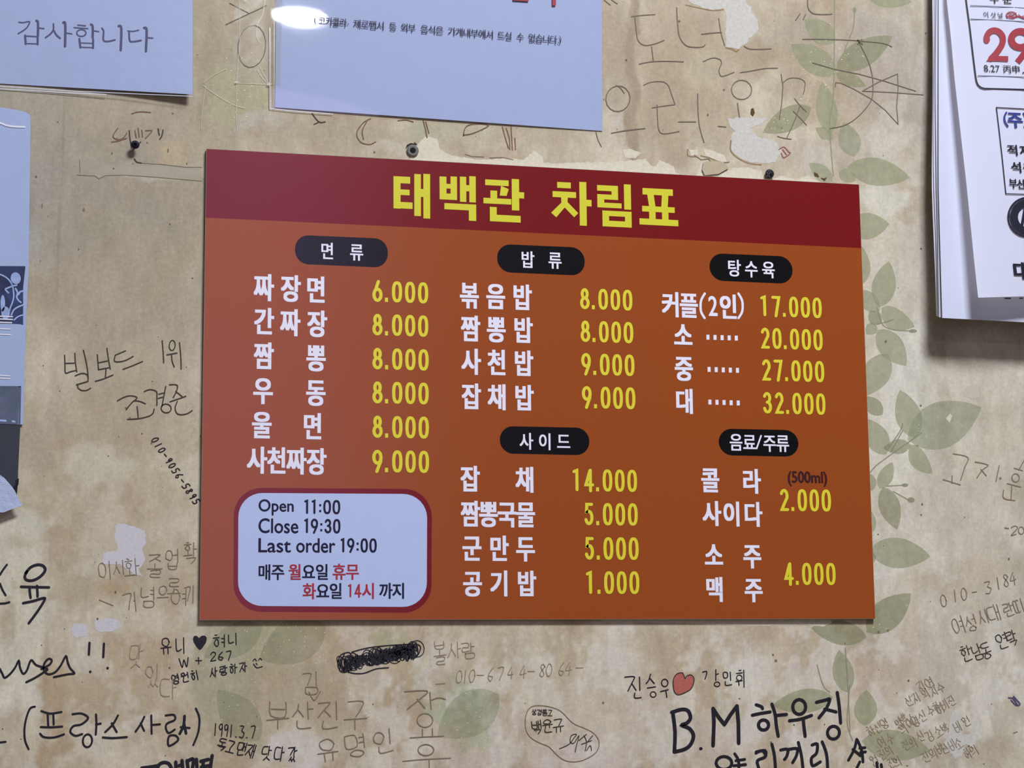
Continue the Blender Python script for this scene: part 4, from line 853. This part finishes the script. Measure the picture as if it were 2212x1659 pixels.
# ---- laminated photo poster at the left edge
pe = empty('photo_poster',P(20,560)); tag(pe,'laminated poster with a dark blue photo strip cut by the left edge','poster')
M_GLINT = mat('painted_film_glint',(225,232,252),.12,.9); M_PPAP = mat('poster_paper',(160,178,222),.45,.3,.02,30); M_PDARK = mat('photo_dark_blue',(48,66,118),.3,.4,.5,55,c2=(24,32,62)); M_PLT = mat('photo_pale_swirl',(150,174,226),.3,.4,.2,80)
dP = lambda u,v: .003
b = MB(); b.poly([(-260,215),(0,231.5),(40,238),(58,243),(65,249),(66,270),(62,573),(56,700),(52,832),(50,917),(-270,905)],.003,.0004); b.build('paper_sheet',M_PPAP,pe)
b = MB(); b.poly([(-258,573),(55,575),(50,622),(50,702),(44,700),(-259,690)],.0032); ph = b.build('photo_panel',M_PDARK,pe,'dark blue photograph band')
b = MB(); ps = 200/2212
tr(b,0,560,"0 360 90 400 180 460 250 540 300 640 320 760 330 880 300 1020 240 1180 210 1330",3,.0034,ps); tr(b,0,560,"270 1330 330 1210 430 1140 570 1085",3.2,.0034,ps); tr(b,0,560,"340 1450 430 1370 555 1330",3,.0034,ps)
b.poly([(p[0],p[1]) for p in circ(34,601,11,13,-.2)[:-1]],.0033); b.poly(circ(6,655,5,18)[:-1],.0033); b.poly(circ(12,676,9,14)[:-1],.0033)
tr(b,0,560,"400 620 300 640 200 680 130 720 200 800;370 700 420 800 400 900 440 980 500 1030",3.5,.0034,ps); tr(b,0,560,"440 840 480 780 540 760",4,.0034,ps)
b.build('photo_swirl',M_PLT,ph,'pale plant-like swirls in the photograph')
b = MB()  # pale strokes paint the light glinting on the rippled film
for y,x1 in [(683,27),(689,27),(696,25),(710,22),(722,23),(811,21),(817,21)]: b.stroke([(-200,y-6),(0,y),(x1,y+1)],2.6,.0035); b.build('painted_glint',M_GLINT,pe); b = MB()
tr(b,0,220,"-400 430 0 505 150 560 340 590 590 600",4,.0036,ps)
b.build('painted_glint',M_GLINT,pe,'bright glints of the rippled film painted as pale strokes')
b = MB(); b.poly([(-262,206),(0,229),(42,234),(62,241),(67,250),(68,280),(64,573),(58,700),(54,832),(52,920),(-270,908)],.0042); b.build('laminate_film',M_FILM,pe)
# dark panel below
dk = MB(); dk.poly([(-270,820),(46,832),(44,918),(40,1000),(38,1052),(36,1075),(-274,1070)],.0026,.0022)
dk = dk.build('dark_sheet',mat('dark_slate_print',(48,58,68),.4,.35,.08,20,c2=(54,52,64))); tag(dk,'dark slate sheet hanging below the laminated photo poster at the left edge','sheet')
b = MB(); b.poly([(-200,833),(44,834),(44,836.5),(-200,836)],.0033); b.poly([(41,834),(46,834),(44,918),(40,918)],.0033); b.poly([(-100,834),(41,836),(39,917),(-100,912)],.00325)  # dark sheet's lighter look beneath the film, put into the colour
b.build('filmed_dark_band',mat('grey_blue_film_tone',(92,104,134),.35,.4,.12,50,c2=(74,88,108)),pe,'grey blue band at the poster bottom, dark sheet painted lighter under the film')
b = MB(); b.poly([(0,906),(14,907),(14,911),(0,910)],.0034); b.poly([(25,908),(33,909),(33,913),(26,912)],.0034); b.build('printed_mark',M_PLT,pe)
sc_ = MB(); sc_.poly([(-40,1010),(0,1026),(9,1032),(17,1041),(25,1050),(32,1060),(38,1072),(43,1084),(49,1090),(42,1094),(30,1098),(20,1102),(8,1107),(0,1107),(-40,1112)],.012,.0005)
sc_ = sc_.build('torn_paper_scrap',mat('scrap_paper',(172,184,222),.7,.1,.06,90,.5,200)); tag(sc_,'torn white paper scrap over the foot of the dark sheet','paper scrap')
b = MB(); b.poly([(35,1036),(41,1033),(40,1046),(34,1050)],.004,.003); b.poly([(30,1050),(38,1048),(37,1062),(34,1066)],.004,.003); o = b.build('black_clip',mat('black_plastic',(20,16,20),.4,.3)); tag(o,'small black clip at the side of the dark sheet','clip')

# ================================================================== CALENDAR
cal = empty('wall_calendar',P(2150,300)); tag(cal,'large white paper wall calendar with a red date and curled front page','calendar')
M_CAL = mat('calendar_paper',(196,204,232),.6,.2,.012,30); M_CALB = mat('calendar_back_paper',(200,206,226),.6,.2,.012,30)
def dscale(py): return .30+.70*min(1.05,max(0,(py+420)/1105))
def edgex(py): return 2013+ (1 if py<400 else 1+(py-400)*.028)
for k,(dx,dep) in enumerate([(0,.034),(3.6,.037),(8,.041),(13.5,.046)]):
    b = MB(); vs = []; n = 24
    for j in range(n+1):
        py = -420+1110*j/n if False else -420+(1102+k*1.2)*j/n
        wob = 1.2*math.sin(py*.012+k*1.3) if k < 3 else 0
        for px in (edgex(py)+dx+wob,2120,2260,2420,2560):
            vs.append(P(px,py+(px-2013)*.052,dep*dscale(py)))
    fs = []
    for j in range(n):
        for i in range(4): a = j*5+i; fs.append((a,a+5,a+6,a+1))
    m_ = len(vs); vs2 = [(x,y+.0006,z) for x,y,z in vs]
    b.add(vs+vs2, fs+[tuple(t+m_ for t in f_[::-1]) for f_ in fs]+[(j*5,j*5+m_,j*5+5+m_,j*5+5) for j in range(n)]+[(n*5+i+1,n*5+i,n*5+i+m_,n*5+i+1+m_) for i in range(4)])
    b.build('calendar_page',M_CALB if k < 3 else M_CAL,cal,smooth=False)
# binding strip, above the frame, touching the wall
bb = MB(); q0 = P(2013,-430,0); q1 = P(2560,-400,0)
bb.add([(q0[0],0,q0[2]),(q1[0],0,q0[2]),(q1[0],-.016,q0[2]),(q0[0],-.016,q0[2]),(q0[0],0,q0[2]+.03),(q1[0],0,q0[2]+.03),(q1[0],-.016,q0[2]+.03),(q0[0],-.016,q0[2]+.03)],[(0,1,2,3),(7,6,5,4),(0,4,5,1),(1,5,6,2),(2,6,7,3),(3,7,4,0)])
bb.build('binding_strip',mat('metal_binding',(150,150,150),.3,.5,metal=.8),cal)
def dfront(px,py):
    s_ = dscale(py); u = max(0,min(1,(px-2040)/260))
    return (.066+.010*math.sin(math.pi*u))*s_
FL = [(2042,-420),(2042,-120),(2045,0),(2054,80),(2062,170),(2071,250),(2080,330),(2088,400),(2095,470),(2104,560),(2113,643)]
b = MB(); vs = []; nj = 40
fy = np.linspace(-420,643,nj+1); fxx = np.interp(fy,[p[1] for p in FL],[p[0] for p in FL])
for j in range(nj+1):
    for i in range(9):
        px = fxx[j]+(2560-fxx[j])*(i/8)**1.3; py = fy[j]+(px-fxx[j])*(-.03 if fy[j]>600 else .03-.06*max(0,fy[j])/640)
        vs.append(P(px,py,dfront(px,py)))
fs = [(j*9+i,(j+1)*9+i,(j+1)*9+i+1,j*9+i+1) for j in range(nj) for i in range(8)]
b.add(vs,fs)
M_THIN = mat('thin_calendar_paper',(196,204,232),.6,.15,.012,30,k=KA/.70); nt_ = M_THIN.node_tree; pb = nt_.nodes['Principled BSDF']; tl_ = nt_.nodes.new('ShaderNodeBsdfTranslucent'); tl_.inputs[0].default_value = (.95,.86,.74,1)
mx_ = nt_.nodes.new('ShaderNodeMixShader'); mx_.inputs[0].default_value = .38; nt_.links.new(pb.outputs[0],mx_.inputs[1]); nt_.links.new(tl_.outputs[0],mx_.inputs[2]); nt_.links.new(mx_.outputs[0],nt_.nodes['Material Output'].inputs[0])
fp = b.build('front_page',M_THIN,cal,'top calendar page curling forward')
CI = mat('calendar_black_print',(16,16,40),.5,.3); CR = mat('calendar_red_print',(150,46,62),.5,.3); CB = mat('calendar_blue_print',(38,52,140),.5,.3); CG = mat('calendar_grey_print',(86,94,116),.5,.3)
dc = lambda x,y: dfront(x,y)+.0012
b = MB(); b.stroke(smooth([(2078,-120),(2084,-40),(2087,0),(2095,60),(2102,120),(2108,168)],5)+[(2109.5,176),(2113,184),(2119,189),(2127,191.3),(2212,193.5),(2330,197)],3.4,dc,cap=False); b.build('printed_frame',CI,fp)
b = MB()
for q in [[(2096,12),(2150,14),(2330,24)],[(2096,41),(2212,46.5),(2330,52)],[(2112,163.5),(2212,166.5),(2330,170)]]: b.stroke(q,1.7,dc,cap=False)
b.build('printed_rule',CG,fp)
ex_,ey_ = np.array([1,.05]),np.array([.115,1])
b = MB()
for ch,x,y,w,h,o_ in [('추',2148,-4,20,22,.02),('분',2176,-3,20,22,.02),('이',2130,31.5,12,13,.004),('삿',2146,32.5,12,13,.004),('날',2161,33,12,13,.004),
   ('적',2188,324,24,23,.03),('재',2215,325,24,23,.03),('석',2196,361,24,23,.03),('축',2222,362,24,23,.03),('부',2189,396,18,21,.03),('산',2206.5,397.5,18,21,.03),('丙',2175,149,17,17,.008),('申',2194,149.5,17,17,.008)]:
    b = MB(); put(b,ch,x,y,w,h,dc,o_,ex=ex_,ey=ey_); b.build('printed_syllable',CI,fp)
b = MB(); put(b,'8.27',2142.5,148,34,14.5,dc,.006,em=False,ex=ex_,ey=ey_); b.poly(circ(2210.5,157,1.8,2,n=6)[:-1],dc)
b.build('printed_text',CI,fp)
b = MB()
b.stroke(smooth([(2131.5,87),(2132,78),(2138,69),(2147,65.5),(2157,68),(2165,77),(2166.5,88),(2163,99),(2152,115),(2141,126.5)],4),13,dc)
b.stroke([(2138,125.8),(2178,127)],11.5,dc,cap=False); b.poly([(2130.5,132),(2143,118),(2150,126),(2150,132)],dc)
b.poly([(2125.2,88.5),(2138.6,88.2),(2138.6,82),(2125.4,82)],dc)
b.stroke(circ(2204.5,85,19.5,17.5,n=24),14.5,dc); b.stroke(smooth([(2224,88),(2218,106),(2206,124),(2198,134)],4),13,dc,cap=False)
b.build('printed_date',CR,fp,'large red printed date')
b = MB()
b.stroke(smooth([(2176,38),(2174,31),(2181,26),(2191,27),(2196,34),(2190,39),(2180,38),(2176,34)],3),2.2,dc)
b.stroke(smooth([(2180,34),(2190,37),(2200,35),(2212,39),(2230,40)],3),3.2,dc); b.stroke(smooth([(2178,28),(2188,32),(2195,28)],3),2,dc); b.stroke(smooth([(2200,31),(2206,36),(2212,34),(2222,38)],3),1.6,dc)
b.build('red_scribble',mat('red_pen',(150,56,74),.5,.3),fp)
b = MB(); b.stroke([(2152.5,232),(2158,278),(2165,340),(2173,418.5)],2.2,dc); b.stroke([(2152.5,232),(2212,235.3),(2330,242)],2,dc); b.stroke([(2173,418.5),(2212,419.5),(2330,421)],2,dc); b.build('printed_box',CI,fp)
b = MB(); put(b,'주',2193,258.5,33,34,dc,.035,ex=ex_,ey=ey_); b.stroke(smooth([(2174,243),(2170,252),(2171,263),(2177,272.5)]),4,dc); b.stroke(smooth([(2211,245),(2216,256),(2216,266),(2213,274)]),4,dc); b.build('printed_text',CB,fp,'blue bracketed printed word')
b = MB(); R0 = 41
for i in range(30):
    a0,a1 = 2*math.pi*i/30,2*math.pi*(i+.78)/30
    q = [(2219+R0*math.cos(a0+(a1-a0)*t/4),469+(R0+1)*math.sin(a0+(a1-a0)*t/4)) for t in range(5)]; b.stroke(q,3.6,dc)
b.stroke(circ(2219,469,28.5,30,n=36),17,dc); b.stroke(circ(2219,469,38.3,39.6,n=40),1.2,dc)
b.stroke([(2207,492),(2214,452)],6,dc); b.stroke([(2214,452),(2232,488)],7,dc)
b.build('printed_emblem',CI,fp,'black round scalloped emblem cut by the right edge')
b = MB(); put(b,'대',2206,585,34,38,dc,.05,ex=ex_,ey=ey_); b.build('printed_text',CI,fp)
b = MB(); dk2 = lambda x,y: .046*dscale(y)+.0006
b.poly([(2170,643),(2184,643),(2184,645.5),(2170,645)],dk2); b.poly([(2202,643),(2210,643),(2210,645),(2202,645)],dk2); b.build('printed_mark',CI,cal)

# ================================================================== NAILS
def lathe(mb, px, py, prof, n=18, oy=0.0):
    c = P(px,py,0)
    vs = []; k = len(prof)
    for r,d in prof:
        for i in range(n): a = 2*math.pi*i/n; vs.append((c[0]+r*math.cos(a),-d,c[2]+r*math.sin(a)+oy))
    fs = [(j*n+i,j*n+(i+1)%n,(j+1)*n+(i+1)%n,(j+1)*n+i) for j in range(k-1) for i in range(n)]+[tuple(range(n)),tuple(range(k*n-1,(k-1)*n-1,-1))]
    mb.add(vs,fs)
b = MB(); lathe(b,291,317,[(.0015,0),(.0015,.008),(.0052,.0085),(.0056,.0098),(.0045,.0114),(.002,.0122)])
o = b.build('nail',mat('blued_steel',(36,34,62),.35,.5,metal=.3),smooth=True); tag(o,'round blue-black nail head in the wall left of the board top','nail')
an = empty('wall_plug',P(891,325)); tag(an,'grey plastic wall plug above the board left of the title','wall plug')
b = MB(); lathe(b,891,326,[(.0078,0),(.0080,.0022),(.0066,.0030),(.0040,.0030),(.0034,.0012)]); b.build('plug_collar',mat('grey_plastic',(104,102,104),.6,.3,.1,300),an,smooth=False)
b = MB(); lathe(b,891,326,[(.0034,.0010),(.0034,.0034),(.001,.0035)]); b.build('plug_shade_disc',mat('plug_hole_shade',(30,28,32),.8,.1),an)  # dark solid disc, the hole's shade put into its colour
b = MB(); b.poly([(876,322),(879,313),(887,309),(897,310),(895,306),(901,312),(890,313),(882,315)],.0008,.0006); b.build('paper_chip',mat('chip_dark',(52,48,44),.8,.1),an)
sc2 = empty('screw',P(1660,377)); tag(sc2,'black screw head at the top edge of the board right of the title','screw')
b = MB(); lathe(b,1660,377,[(.002,0),(.002,.003),(.0062,.0035),(.0064,.005),(.0045,.0066),(.001,.0072)]); b.build('screw_head',mat('black_steel',(22,22,34),.25,.6),sc2,smooth=True)
b = MB(); b.poly([(1655,372),(1657,371),(1664,382),(1662,383)],.0075,.0006); b.poly([(1664,371),(1666,372),(1657,382),(1655,381)],.0075,.0006); b.build('screw_slot',mat('slot_steel',(92,92,110),.3,.6,metal=.5),sc2)
b = MB(); tr(b,1612,0,"260 1190 300 1170 340 1210 350 1220 300 1255 280 1220;290 1190 320 1230",2.2,.0005); b.build('handwriting',mat('pink_ink',(150,96,104),.6,.2),wall,'small pink ink swirl near the screw')
b = MB(); b.poly(pts(1080,0,"2000 865 2020 860 2030 900 2015 925 1995 905"),.0006); b.poly(pts(1612,0,"540 1370 570 1385 580 1410 545 1400"),.0006);b.poly(pts(1612,0,"590 1415 620 1420 645 1410 625 1440"),.0006)
b.build('dark_chip',mat('rust_chip',(92,72,44),.8,.1),wall,'dark brown chips near the torn edge')
